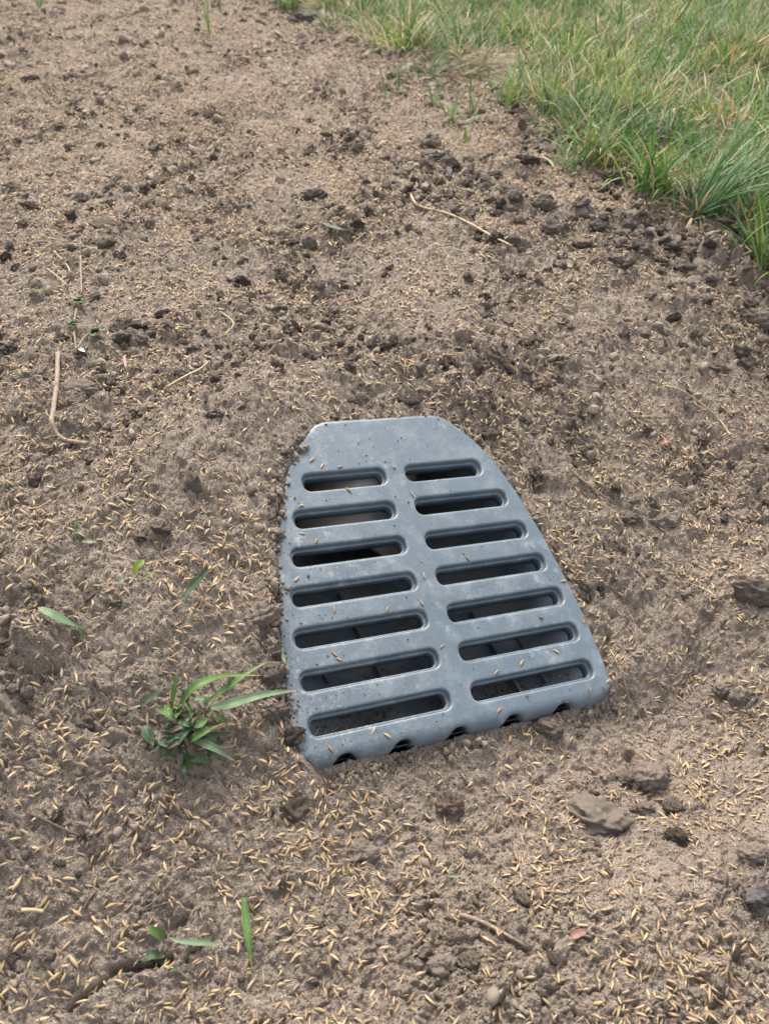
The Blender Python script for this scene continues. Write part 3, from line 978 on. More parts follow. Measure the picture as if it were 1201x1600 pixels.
# ---- clods that can be singled out: photo position, width and height in photo pixels
CL = [
 (855, 1130, 52, 44, C_MID, 'rounded brown clod pressed against the front lip of the grate, right of its middle'),
 (930, 1272, 112, 74, C_PALE, 'broad pale flat lump of soil, the largest below the lower right corner of the grate'),
 (1020, 1208, 56, 62, C_PALE, 'tall pale block of soil standing beside a dark crack at lower right'),
 (977, 1213, 34, 24, C_MID, 'small brown clod wedged left of the tall pale block at lower right'),
 (1003, 1262, 40, 34, C_MID, 'brown clod between the broad pale lump and the black clod'),
 (1052, 1258, 30, 30, C_MID, 'brown clod just above the black clod at lower right'),
 (1060, 1307, 44, 40, C_DARK, 'black damp clod ringed by seed at lower right'),
 (1186, 1395, 56, 46, C_GREY, 'grey green stone at the right edge in the lower quarter'),
 (1182, 1330, 52, 50, C_PALE, 'pale lump of soil at the right edge above the grey green stone'),
 (562, 1326, 56, 36, C_PALE, 'pale flat stone-like clod below the front lip of the grate, with one seed on it'),
 (702, 1252, 44, 52, C_RED, 'reddish brown clod below the middle of the grate front'),
 (690, 1506, 46, 46, C_PALE, 'pale round clod at the bottom centre, lower of two side by side'),
 (710, 1464, 36, 34, C_MID, 'grey brown clod just above the pale round clod at the bottom'),
 (735, 1498, 34, 34, C_MID, 'brown clod to the right of the pale round clod at the bottom'),
 (490, 1438, 30, 28, C_PALE, 'pale angular chip of soil left of the bottom centre'),
 (92, 1348, 20, 16, C_DARK, 'black pebble near the left edge in the lower part'),
 (122, 1364, 9, 16, C_DARK, 'slim black bit standing right of the black pebble at lower left'),
 (20, 1498, 20, 10, C_DARK, 'flat black bit at the left edge near the bottom'),
 (305, 1340, 14, 12, C_DARK, 'small black pebble at the upper end of the dark forked twig'),
 (848, 1555, 14, 18, C_DARK, 'black upright bit near the bottom right of centre'),
 (1182, 915, 70, 58, C_MID, 'big brown clod with a hollow at the right edge, level with the grate'),
 (980, 806, 40, 24, C_MID, 'brown flat clod right of the grate, left of a pair'),
 (1040, 812, 48, 40, C_PALE, 'pale rough clod right of the grate, right of a pair'),
 (988, 780, 24, 18, C_PALE, 'small pale clod above the pair of clods right of the grate'),
 (966, 857, 25, 14, C_DARK, 'shiny black bit of soil below the pair of clods right of the grate'),
 (938, 915, 12, 18, C_DARK, 'small black bit close to the right side of the grate'),
 (1160, 1085, 44, 40, C_PALE, 'pale clod at the right edge level with the front lip of the grate'),
 (1130, 1075, 30, 28, C_PALE, 'pale crumbly clod right of the lower right corner of the grate'),
 (1063, 538, 22, 14, C_DARK, 'charcoal black pebble in the right half above the grate'),
 (1086, 519, 24, 24, C_MID, 'brown clod just above the charcoal black pebble'),
 (1120, 570, 36, 22, C_MID, 'flat brown clod below right of the charcoal black pebble'),
 (1185, 492, 62, 46, C_PALE, 'big pale rough clod at the right edge below the grass'),
 (1092, 348, 34, 22, C_GREY, 'purplish grey elongated stone at the foot of the grass'),
 (773, 370, 27, 26, C_DARK, 'square dark clod lying across the long straw'),
 (800, 372, 26, 20, C_MID, 'brown clod right of the square dark clod on the straw'),
 (782, 335, 34, 26, C_DARK, 'dark angular clod below the hole near the grass'),
 (802, 302, 34, 24, C_PALE, 'whitish clod on the lower rim of the hole near the grass'),
 (845, 318, 44, 36, C_MID, 'knobbly brown clod on the right rim of the hole near the grass'),
 (820, 248, 48, 26, C_DARK, 'dark brown clod hanging over the hole near the grass'),
 (865, 350, 44, 34, C_MID, 'brown broken clod below right of the hole near the grass'),
 (812, 345, 24, 18, C_RED, 'small reddish clod under the hole near the grass'),
 (960, 272, 40, 28, C_MID, 'grey brown clod tucked into the edge of the grass'),
 (1028, 405, 34, 16, C_DARK, 'flat black clod in the rough band below the grass'),
 (1000, 385, 40, 28, C_MID, 'knobbly brown clod above the flat black clod below the grass'),
 (935, 350, 34, 28, C_MID, 'brown clod in the middle of the rough band below the grass'),
 (1080, 420, 36, 28, C_MID, 'brown clod at the right end of the rough band below the grass'),
 (255, 487, 24, 18, C_DARK, 'dark round crumb left of the middle above the bent twig'),
 (195, 508, 48, 22, C_DARK, 'dark ragged clod in a row of crumbs right of the weed stem'),
 (128, 604, 56, 38, C_PALE, 'pale blocky clod right of the bent twig with a dark crack under it'),
 (120, 626, 26, 16, C_MID, 'small brown clod tucked under the pale blocky clod'),
 (155, 590, 30, 24, C_PALE, 'pale clod right of the pale blocky clod by the bent twig'),
 (282, 578, 26, 20, C_PALE, 'pale clod above the left end of the short straw'),
 (410, 955, 62, 46, C_PALE, 'pale brown lump leaning on the left edge of the grate'),
 (452, 1148, 46, 42, C_DARK, 'dark clod topped with seed on the lower left corner of the grate'),
 (428, 1108, 44, 40, C_MID, 'brown clod left of the lowest left slot of the grate'),
 (425, 1045, 44, 50, C_MID, 'brown lump beside the grate behind the longest blade of the weed'),
 (640, 622, 40, 12, C_DARK, 'dark flat clod just above the top edge of the grate'),
 (524, 653, 12, 10, C_DARK, 'tiny dark pebble on the top left edge of the grate'),
 (90, 20, 26, 14, C_PALE, 'pale rounded clod at the top left beside the green shoots'),
 (50, 320, 34, 20, C_DARK, 'dark clod near the left edge in the upper part'),
 (50, 122, 28, 16, C_DARK, 'dark clod near the left edge at the top'),
 (165, 350, 44, 22, C_MID, 'brown flat clod in the upper left'),
 (480, 25, 48, 22, C_GREY, 'grey rounded clod at the top below the first tuft of grass'),
 (440, 12, 32, 20, C_MID, 'brown clod at the top left of the grey rounded clod'),
 (490, 305, 46, 30, C_DARK, 'dark crumbly clod above the green blade in the upper middle'),
 (695, 245, 40, 22, C_DARK, 'dark clod left of the small tufts near the grass'),
 (755, 175, 22, 14, C_DARK, 'dark clod among the small tufts at the edge of the lawn'),
 (830, 190, 26, 20, C_GREY, 'grey clod against the grass above the hole'),
]
# the rough band of clods below the lawn
BAND = [(655, 235), (720, 255), (775, 300), (850, 335), (930, 345), (1000, 380), (1070, 415), (1150, 470)]
for k in range(60):
    t_ = random.uniform(0, len(BAND) - 1.01); i_ = int(t_); f_ = t_ - i_
    bx_ = BAND[i_][0] * (1 - f_) + BAND[i_ + 1][0] * f_ + random.gauss(0, 14); by_ = BAND[i_][1] * (1 - f_) + BAND[i_ + 1][1] * f_ + random.gauss(0, 17)
    p = at(bx_, by_, 0, True)[0]
    ms = random.choice([0, 0, 0, 1, 2]); m_ = random.choice([q for w_, q in small_clods if w_ == ms])
    o = link('soil_clod', m_)
    r_ = random.uniform(9, 19) * pxsize(p)
    o.location = p + np.array([0, 0, r_ * .1]); o.scale = (r_, r_ * random.uniform(.7, 1.2), r_ * random.uniform(.6, 1.0))
    o.rotation_euler = (random.uniform(-.5, .5), random.uniform(-.5, .5), random.uniform(0, 6.28))
    tag(o, clod_label(ms, bx_, by_), 'clod', GEN_GROUP[ms])
base_pts = at([c[0] for c in CL], [c[1] + c[3] * .25 for c in CL], 0, True)
for i, (px, py, w_, h_, mt, lab) in enumerate(CL):
    p = base_pts[i]; s_ = pxsize(p)
    m_ = clod_mesh('soil_clod', 40 + i, 4, .30, .8, .45)
    m_.materials.append(mt)
    nm = 'stone' if 'stone at' in lab or 'stone ' in lab and 'like' not in lab else ('pebble' if 'pebble' in lab else 'soil_clod')
    m_.name = nm
    o = link(nm, m_)
    W = w_ * s_ * .5; H = h_ * s_ * .5
    o.scale = (W, max(W * .75, H * .9), H * .95)
    o.rotation_euler = (random.uniform(-.25, .25), random.uniform(-.25, .25), random.uniform(-.4, .4))
    o.location = p + np.array([0, H * .3, H * .06])
    tag(o, lab.replace(', the largest below the lower right corner', ' below the lower right corner'), 'stone' if nm != 'soil_clod' else 'clod')

# ---- seeds on the soil
x, y = region_points(280000)
dens = .40 + 1.2 * fbm(x * 11, y * 11, 201, 3) + .60 * sstep(.65, 1.3, y)
keep = (rng.uniform(0, 1, len(x)) < np.clip(dens, .16, 1))
x, y = x[keep], y[keep]
ok_, ld = on_soil(x, y)
keep = ok_ & (ld < .06)
x, y = x[keep], y[keep]
z, nr = ground_normals(x, y)
z2 = np.maximum.reduce([tz(x + dx_, y + dy_) for dx_, dy_ in ((.002, 0), (-.002, 0), (0, .002), (0, -.002))])
z = .25 * z + .75 * np.where(z2 - z < .01, z2, z)
L = rng.normal(.0064, .0011, len(x)).clip(.0038, .0090)
scl = np.c_[L, L * rng.uniform(.8, 1.15, len(x)), L * rng.uniform(.8, 1.1, len(x))]
nr = nr / np.linalg.norm(nr, axis=1)[:, None] + np.array([0, 0, .5])
rot = euler_frames(nr + rng.normal(0, .18, nr.shape), rng.uniform(0, 6.28, len(x)), rng.normal(0, .18, len(x)))
pts = np.c_[x, y, z + .0003 + rng.normal(0, .0007, len(x)) + .0022 * sstep(.6, 1.4, y)]
idx = rng.integers(0, 8, len(x))
fr_, dd, spx, spy = in_frame(x, y, z)
show = np.where(fr_, L / dd, 0)
order = np.argsort(-show)
NSEED = 265
for k in order[:NSEED]:
    o = link('grass_seed', SEEDS[int(idx[k])])
    o.location = pts[k]; o.rotation_euler = rot[k]; o.scale = scl[k]
    tag(o, 'loose straw coloured grass seed on the bare soil nearest the viewer', 'seed', 'grass seeds on the nearest soil')
rest = order[NSEED:]
scatter_object('sown_seed', pts[rest], rot[rest], scl[rest], idx[rest], SEEDS, 'straw coloured grass seed sown thickly over the bare soil', 'grass seed')
print('seeds', len(x))

# ---- seeds lying on the grate: position on the plate (photo), heading, label
ROWN = ['top', 'second', 'third', 'fourth', 'fifth', 'sixth', 'lowest']
GS = [(487, 719), (503, 728), (544, 766), (473, 802), (443, 757), (472, 834), (662, 900), (659, 943), (607, 962), (522, 953),
      (522, 1022), (535, 1053), (731, 877), (646, 780), (814, 1036), (868, 1018), (883, 918), (912, 971), (778, 1061), (584, 1140), (517, 1174),
      (607, 1159), (785, 1128), (922, 1083), (949, 1064), (535, 745), (497, 862), (560, 690), (463, 905), (690, 1010)]
SEEN = set()
GS_R = rays([g[0] for g in GS], [g[1] for g in GS])
for (px, py), r_ in zip(GS, GS_R):
    t_ = np.dot(GO - np.array([0, 0, CAM_H]), GN) / np.dot(r_, GN)
    p = np.array([0, 0, CAM_H]) + r_ * t_
    u = np.dot(p - GO, GE1) * 1000; v = np.dot(p - GO, GE2) * 1000
    row = int(np.clip(round((95 - v) / 31.65), 0, 6))
    vc = 95 - 31.65 * row
    fx = EXT[row] + 5
    if abs(v - vc) < 9.5 and 6 < abs(u) < fx: v = vc + (11.5 if v >= vc else -11.8)     # onto the bar, not in the slot
    if v < -112: v = -111.5
    hor = 'left end' if u < -80 else 'left half' if u < -18 else 'centre bar' if u < 18 else 'right half' if u < 80 else 'right end'
    if v > 112: lab = 'seed on the plain top of the grey grate, %s' % hor
    elif hor == 'centre bar': lab = 'seed on the centre bar of the grate beside the %s row of slots' % ROWN[row]
    else: lab = 'seed on the grey bar %s the %s slot, at its %s' % ('above' if v > vc else 'below', ROWN[row], hor)
    o = link('grass_seed', random.choice(SEEDS))
    while lab in SEEN: lab = lab + ', lower one'
    SEEN.add(lab)
    zz = 0.75
    wp = GO + GE1 * u / 1000 + GE2 * v / 1000 + GN * zz / 1000
    yaw = random.uniform(0, math.pi)
    Lr = random.uniform(.0058, .0072)
    o.matrix_world = Matrix.Translation(Vector(wp)) @ GM.to_3x3().to_4x4() @ Matrix.Rotation(yaw, 4, 'Z') @ Matrix.Diagonal((Lr, Lr, Lr, 1))
    tag(o, lab, 'seed', 'grass seeds lying on the drain grate')


# ---- specks of soil on the plate, and mud and litter in the drain
def plate_ok(u, v):
    q = (sdf_outline(u, v) < -6)
    for i, sgn, x0, x1, y0, y1 in SLOTS:
        q &= ~((u > x0 - 2.5) & (u < x1 + 2.5) & (v > y0 - 2.5) & (v < y1 + 2.5))
    return q


u = rng.uniform(-130, 130, 2600); v = rng.uniform(-121, 150, 2600)
w_ = .12 + .5 * sstep(-70, -125, u) + .25 * sstep(-80, -120, v)
ok = plate_ok(u, v) & (rng.uniform(0, 1, 2600) < w_)
u, v = u[ok], v[ok]
sz = rng.uniform(.25, .55, len(u)) * np.exp(rng.exponential(.3, len(u)))
pw = GO + (GE1[None] * u[:, None] + GE2[None] * v[:, None] + GN[None] * (sz * .4)[:, None]) / 1000
sz = sz / 1000
scatter_object('soil_specks', pw, rng.uniform(0, 6.28, (len(u), 3)), np.c_[sz * 1.2, sz, sz * .8], rng.integers(0, 8, len(u)), CRUMBS,
               'fine specks of soil splashed over the top of the grate', 'soil specks')
ri = rng.integers(0, len(P), 5200)
ru = P[ri, 0] + rng.normal(0, 3.4, len(ri)); rv = P[ri, 1] + rng.normal(0, 3.4, len(ri))
rin0 = sdf_outline(ru, rv)
wt = np.where(rv < -112, .75, np.where((ru < -66) & (rv < 128), .55, np.where(rin0 > 1.2, .10, .012))) * (.3 + .9 * sstep(-.2, .3, gnoise(ru / 14, rv / 14, 808)))
k_ = rng.uniform(0, 1, len(ri)) < wt
ru, rv = ru[k_], rv[k_]
rp = GO + (GE1[None] * ru[:, None] + GE2[None] * rv[:, None]) / 1000
rs = rng.uniform(.0006, .0012, len(ru)) * np.exp(rng.exponential(.42, len(ru)))
rs = np.minimum(rs, .0040)
rz = tz(rp[:, 0], rp[:, 1]); rin = sdf_outline(ru, rv)
top_ = GO[2] - (GN[0] * (rp[:, 0] - GO[0]) + GN[1] * (rp[:, 1] - GO[1])) / GN[2]
front_in = (rin < 0) & (rv < -110)
rz = np.where(rin < -1, np.maximum(rz, top_), np.where(rz < top_ - .05, top_, rz))
rp[:, 2] = rz + rs * .2
k_ = ~front_in
scatter_object('rim_crumbs', rp[k_], rng.uniform(0, 6.28, (k_.sum(), 3)), np.c_[rs, rs, rs][k_], rng.integers(0, 8, k_.sum()), CRUMBS,
               'crumbs of soil packed along the edge of the grate', 'soil crumbs')
u = np.concatenate([rng.normal(-80, 22, 700), rng.normal(60, 28, 600), rng.uniform(-110, 110, 300)])
v = np.concatenate([rng.normal(-100, 7, 700), rng.normal(-97, 8, 600), rng.uniform(-112, -20, 300)])
ok = (np.abs(u) < 112) & (v > -115)
u, v = u[ok], v[ok]
sz = np.minimum(rng.uniform(.35, .7, len(u)) * np.exp(rng.exponential(.28, len(u))), 1.5)
edge_up = np.maximum(0, np.abs(u) / 122 - .55) / .45
fl = body_floor(v); fl = fl + (np.abs(fl) - 9) * edge_up ** 2.2
pw = GO + (GE1[None] * u[:, None] + GE2[None] * v[:, None] + GN[None] * (fl + sz * .4)[:, None]) / 1000
sz = sz / 1000
scatter_object('drain_silt', pw, rng.uniform(0, 6.28, (len(u), 3)), np.c_[sz, sz, sz], rng.integers(0, 8, len(u)), CRUMBS,
               'crumbs of soil washed into the drain under the lowest slots', 'silt')


lu = np.concatenate([rng.normal(-85, 18, 40), rng.normal(70, 25, 34), rng.uniform(-100, 100, 26)]); lv = np.concatenate([rng.normal(-101, 5, 40), rng.normal(-98, 7, 34), rng.uniform(-105, -20, 26)])
lk = (np.abs(lu) < 110) & (lv > -114); lu, lv = lu[lk], lv[lk]
lf = body_floor(lv); lf = lf + (np.abs(lf) - 9) * (np.maximum(0, np.abs(lu) / 122 - .55) / .45) ** 2.2
lp = GO + (GE1[None] * lu[:, None] + GE2[None] * lv[:, None] + GN[None] * (lf + .9)[:, None]) / 1000
ll_ = rng.uniform(.0055, .0075, len(lu))
scatter_object('drain_litter', lp, euler_frames(np.repeat(GN[None], len(lu), axis=0) + rng.normal(0, .1, (len(lu), 3)), rng.uniform(0, 6.28, len(lu))), np.c_[ll_, ll_, ll_],
               rng.integers(0, 8, len(lu)), SEEDS, 'grass seed fallen through the slots onto the drain floor', 'grass seed')


# ------------------------------------------------------------------ blades, leaves, stems
def spline(P, n):
    P = np.asarray(P, float)
    if len(P) == 2: return P[0] + (P[1] - P[0]) * np.linspace(0, 1, n)[:, None]
    Q = np.vstack([2 * P[0] - P[1], P, 2 * P[-1] - P[-2]]); out = []
    m_ = len(P) - 1
    for s in np.linspace(0, m_, n):
        i = min(int(s), m_ - 1); t = s - i
        p0, p1, p2, p3 = Q[i:i + 4]
        out.append(.5 * (2 * p1 + (p2 - p0) * t + (2 * p0 - 5 * p1 + 4 * p2 - p3) * t * t + (3 * p1 - p0 - 3 * p2 + p3) * t ** 3))
    return np.array(out)


def leaf_mesh(name, pts, width, mat, n=14, fold=.25, base_w=.5, tip_pow=1.0, twist=0.0, blunt=False):
    C = spline(pts, n); T = np.gradient(C, axis=0); T /= np.linalg.norm(T, axis=1)[:, None]
    up = np.array([0, 0, 1.0]); tocam = np.array([0, -.25, .6])
    vs, fs, al, ac = [], [], [], []
    for k in range(n):
        t = k / (n - 1)
        S_ = np.cross(T[k], up + tocam); S_ /= np.linalg.norm(S_) + 1e-9
        N_ = np.cross(S_, T[k])
        a = twist * t
        S2 = S_ * math.cos(a) + N_ * math.sin(a); N2 = np.cross(S2, T[k])
        prof = min(1, base_w + t / .35 * (1 - base_w))
        prof *= (1 if blunt else max(.03, (1 - max(0, (t - .35) / .65) ** 1.6) ** tip_pow))
        w2 = width * .5 * prof
        for q in (-1, -.5, 0, .5, 1):
            vs.append(C[k] + S2 * w2 * q + N2 * (abs(q) * fold * w2)); al.append(t); ac.append(q)
    for k in range(n - 1):
        for j in range(4):
            fs.append((k * 5 + j, k * 5 + j + 1, (k + 1) * 5 + j + 1, (k + 1) * 5 + j))
    me = mesh_np(name, vs, fs)
    a = me.attributes.new('along', 'FLOAT', 'POINT'); a.data.foreach_set('value', np.array(al, np.float32))
    a = me.attributes.new('across', 'FLOAT', 'POINT'); a.data.foreach_set('value', np.array(ac, np.float32))
    me.materials.append(mat)
    return me


def tube_mesh(name, pts, rad, mat, n=26, k=9, rough=.12, seed=0, taper=.8):
    C = spline(pts, n); T = np.gradient(C, axis=0); T /= np.linalg.norm(T, axis=1)[:, None]
    vs, fs = [], []
    for i in range(n):
        S_ = np.cross(T[i], [0.13, 0.2, 1.0]); S_ /= np.linalg.norm(S_); N_ = np.cross(S_, T[i])
        for j in range(k):
            a = 2 * math.pi * j / k
            r_ = rad * (1 - (1 - taper) * i / (n - 1)) * (1 + rough * mnoise.noise(Vector((i * .7 + seed, math.cos(a), math.sin(a)))) + rough * .8 * mnoise.noise(Vector((i * .25 + seed * 3, 0, 0))))
            vs.append(C[i] + (S_ * math.cos(a) + N_ * math.sin(a)) * r_)
    for i in range(n - 1):
        for j in range(k):
            fs.append((i * k + j, i * k + (j + 1) % k, (i + 1) * k + (j + 1) % k, (i + 1) * k + j))
    fs.append(tuple(range(k))[::-1]); fs.append(tuple((n - 1) * k + j for j in range(k)))
    me = mesh_np(name, vs, fs)
    me.materials.append(mat)
    return me


def recentre(o, p):
    """put the object's origin at its base point"""
    p = Vector(p)
    o.data.transform(Matrix.Translation(-p)); o.location = p
    return o


def path(pix, lifts):
    """photo polyline -> world points lifted off the soil"""
    return np.array([at(a, b, l, True)[0] for (a, b), l in zip(pix, lifts)])


# bent twig, straws, dark twig
def stick(name, pix, lift, wpx, mat, lab, cat, taper=.8, rough=.12, n=26):
    lifts = lift if isinstance(lift, (list, tuple)) else [lift] * len(pix)
    p = path(pix, lifts)
    o = link(name, tube_mesh(name, p, wpx * pxsize(p[len(p) // 2]) * .5, mat, n, 9, rough, random.random() * 50, taper))
    recentre(o, p[0])
    return tag(o, lab, cat)


stick('twig', [(91, 552), (89, 600), (83, 645), (81, 658), (90, 678), (102, 687), (120, 691), (137, 693)], [.004, .005, .003, .003, .003, .003, .0035, .004], 8.2, M_TWIG,
      'bent light brown twig lying on the soil near the left edge', 'twig', .9, .22, 40)
stick('straw', [(638, 291), (646, 314), (660, 324), (700, 334), (735, 350), (765, 367), (800, 385)], .004, 4.2, M_STRAW, 'long kinked straw running under a dark clod towards the grass', 'straw')
stick('straw', [(261, 605), (290, 588), (312, 577), (325, 566)], .004, 4.2, M_STRAW, 'short straight yellow straw left of centre above the grate', 'straw')
stick('straw', [(893, 735), (912, 752), (930, 766), (950, 781)], .003, 3.6, M_TWIG, 'thin brown straw on the soil right of the top of the grate', 'straw')
stick('twig', [(972, 1048), (976, 1070), (983, 1098)], .003, 3.8, M_TWIG, 'thin upright brown twig beside the lower right corner of the grate', 'twig')
stick('straw', [(1040, 603), (1068, 612), (1110, 643), (1128, 662), (1140, 680)], .003, 3, M_STRAW, 'thin curved pale straw on the soil at the right', 'straw')
stick('twig', [(718, 1429), (752, 1440), (790, 1460), (823, 1481)], .0022, 8, M_TWIG, 'brown twig lying flat near the bottom centre', 'twig', .55)
stick('twig', [(800, 1466), (812, 1474), (826, 1480)], .004, 4, M_TWIG_DK, 'thin dark twig end beside the flat brown twig', 'twig', .6)
tw = bpy.data.objects.new('forked_twig', None); COL.objects.link(tw)
b0 = path([(218, 1423)], [.002])[0]; tw.location = b0
tag(tw, 'thin dark forked twig lying among the seed at lower left', 'twig')
for pix in ([(214, 1425), (240, 1410), (262, 1386), (285, 1362), (310, 1345)], [(222, 1423), (250, 1414), (272, 1408), (296, 1402)]):
    p = path(pix, [.002, .003, .005, .005, .003][:len(pix)])
    o = link('branch', tube_mesh('branch', p - b0, 3.6 * pxsize(b0) * .5, M_TWIG_DK, 22, 7, .2, 3, .6), None, tw)
stick('twig', [(130, 1420), (140, 1405), (152, 1392)], .002, 4.5, M_TWIG_DK, 'short dark twig left of the forked twig', 'twig', .7)
stick('twig', [(50, 1272), (130, 1306), (160, 1290)], .0015, 5, M_TWIG_DK, 'dark bit of root near the left edge below the weed', 'twig', .6)
stick('straw', [(34, 1422), (52, 1422), (68, 1424)], .003, 6.5, M_STRAW, 'short blunt piece of straw near the left edge at the bottom', 'straw', .95)
stick('straw', [(850, 1392), (880, 1395), (905, 1393)], .003, 4, M_TWIG, 'short brown straw at lower right of the grate', 'straw')
stick('straw', [(345, 487), (365, 505), (350, 525)], .003, 2.5, M_STRAW, 'tiny bent straw in the middle left', 'straw')
stick('straw', [(74, 420), (90, 432), (105, 445)], .004, 2.5, M_STRAW, 'fine pale straw left of the upper weed stem', 'straw')
stick('straw', [(85, 392), (103, 412), (109, 422), (108, 432)], .004, 2.5, M_STRAW, 'fine bent pale straw touching the upper weed stem', 'straw')

# weed stem with small leaves at left
wd = bpy.data.objects.new('weed_stem', None); COL.objects.link(wd)
wb = path([(120, 552)], [.003])[0]; wd.location = wb
tag(wd, 'wilted weed stem with three clusters of small green leaves lying at the left', 'weed')
for pix in ([(126, 400), (127, 430), (128, 458)], [(120, 483), (116, 505), (117, 525), (120, 552)], [(120, 545), (132, 528), (141, 520)]):
    p = path(pix, [.004] * len(pix)) - wb
    link('stem', tube_mesh('stem', p, 3.2 * pxsize(wb) * .5, M_TWIG, 16, 7, .2, 9, .9), None, wd)
for cx, cy, nn, sp in ((124, 470, 10, 16), (112, 505, 8, 12), (147, 517, 8, 13)):
    for k in range(nn):
        an = random.uniform(0, 6.28); r_ = random.uniform(.4, 1) * sp
        q = path([(cx, cy), (cx + r_ * .6 * math.cos(an), cy + r_ * .6 * math.sin(an)), (cx + r_ * math.cos(an), cy + r_ * math.sin(an))], [.004, .009, .006]) - wb
        link('leaf', leaf_mesh('leaf', q, 10 * pxsize(wb), M_LEAF_D if k % 2 else M_LEAF_G, 8, .3, .6, 1.0), None, wd)

# single leaves and blades lying on the soil
def leaf_on_soil(name, pix, lifts, wpx, mat, lab, cat='leaf', **kw):
    p = path(pix, lifts)
    o = link(name, leaf_mesh(name, p, wpx * pxsize(p[len(p) // 2]), mat, 14, **kw))
    recentre(o, p[0])
    return tag(o, lab, cat)


leaf_on_soil('leaf', [(288, 934), (305, 912), (320, 898), (333, 886)], [.003, .010, .016, .022], 15, M_LEAF_D, 'dark green pointed leaf standing up from the soil left of the grate', fold=.5)
leaf_on_soil('leaf', [(118, 978), (95, 966), (78, 957), (60, 949)], [.004, .006, .006, .005], 14, M_LEAF_P, 'pale green flat leaf lying at the left edge of the bare mound', base_w=.25, tip_pow=.35, fold=.1)
leaf_on_soil('grass_leaf', [(122, 980), (128, 990), (131, 1004)], [.004, .006, .003], 6, M_LEAF_G, 'short olive blade hanging below the pale green flat leaf', 'grass leaf')
leaf_on_soil('leaf', [(210, 896), (214, 887), (220, 880), (226, 876)], [.002, .008, .012, .012], 15, M_LEAF_Y, 'small bright lime green leaf on the soil left of the grate', tip_pow=.5)
leaf_on_soil('grass_leaf', [(222, 902), (232, 899), (243, 894)], [.003, .006, .006], 6, M_LEAF_G, 'small green blade beside the lime green leaf', 'grass leaf')
leaf_on_soil('leaf', [(114, 834), (120, 828), (127, 820)], [.002, .008, .010], 16, M_LEAF_D, 'small rounded green leaf in a dark crumb near the left edge', tip_pow=.4)
leaf_on_soil('leaf', [(128, 846), (140, 846), (151, 847)], [.003, .005, .004], 7, M_LEAF_P, 'tiny pale green leaf just below the rounded green leaf', tip_pow=.6)
leaf_on_soil('leaf', [(185, 911), (189, 908), (194, 905)], [.002, .004, .004], 9, M_LEAF_P, 'tiny pale leaf scrap in a crack left of the lime green leaf', tip_pow=.4)
leaf_on_soil('grass_leaf', [(503, 348), (518, 354), (538, 359), (562, 358)], [.005, .010, .008, .004], 8, M_LEAF_D, 'dark green blade lying flat in the upper middle', 'grass leaf')
leaf_on_soil('grass_leaf', [(381, 1402), (385, 1440), (389, 1475), (394, 1515)], [.005, .007, .006, .003], 13, M_LEAF_G, 'upright light green blade lying near the bottom left of centre', 'grass leaf', base_w=.7)
leaf_on_soil('grass_leaf', [(338, 1475), (310, 1473), (280, 1470), (262, 1464)], [.004, .006, .006, .003], 9, M_LEAF_P, 'long pale green blade lying level at lower left', 'grass leaf')
leaf_on_soil('grass_leaf', [(258, 1463), (245, 1457), (228, 1448)], [.004, .006, .005], 14, M_LEAF_G, 'short broad green blade end at lower left, left of the long pale blade', 'grass leaf', tip_pow=.4)
leaf_on_soil('grass_leaf', [(277, 1516), (255, 1503), (238, 1498), (213, 1500)], [.003, .007, .007, .001], 9, M_LEAF_D, 'dark green blade curling out of the crack at lower left', 'grass leaf')
leaf_on_soil('leaf', [(215, 1502), (235, 1492), (258, 1494)], [-.003, .003, .003], 15, M_LEAF_D, 'dark folded leaf half buried in the crack at lower left', tip_pow=.5)
leaf_on_soil('grass_leaf', [(700, 1369), (712, 1369), (727, 1368)], [.004, .004, .004], 4.5, M_LEAF_P, 'tiny pale green blade below the front of the grate', 'grass leaf')
leaf_on_soil('grass_leaf', [(441, 1012), (442, 1026), (446, 1034), (451, 1036)], [.006, .008, .010, .008], 6, M_LEAF_P, 'thin pale blade curling over the left edge of the grate', 'grass leaf')
leaf_on_soil('leaf', [(893, 1463), (903, 1458), (915, 1455)], [.003, .004, .003], 12, M_RED, 'small reddish brown chip among the seed at lower right', tip_pow=.3, base_w=.8)
leaf_on_soil('leaf', [(1032, 693), (1040, 689), (1048, 691)], [.004, .006, .004], 8, M_RED, 'tiny rust coloured scrap on the soil at the right', tip_pow=.3, base_w=.8)
leaf_on_soil('leaf', [(194, 556), (196, 565), (197, 574)], [.004, .005, .004], 5, M_RED, 'tiny red scrap on the soil in the middle left', tip_pow=.3, base_w=.8)
leaf_on_soil('leaf', [(124, 545), (129, 547), (133, 549)], [.004, .006, .005], 5.5, M_FLAKE, 'tiny white flake at the foot of the wilted weed stem', 'flake', tip_pow=.3, base_w=.8)

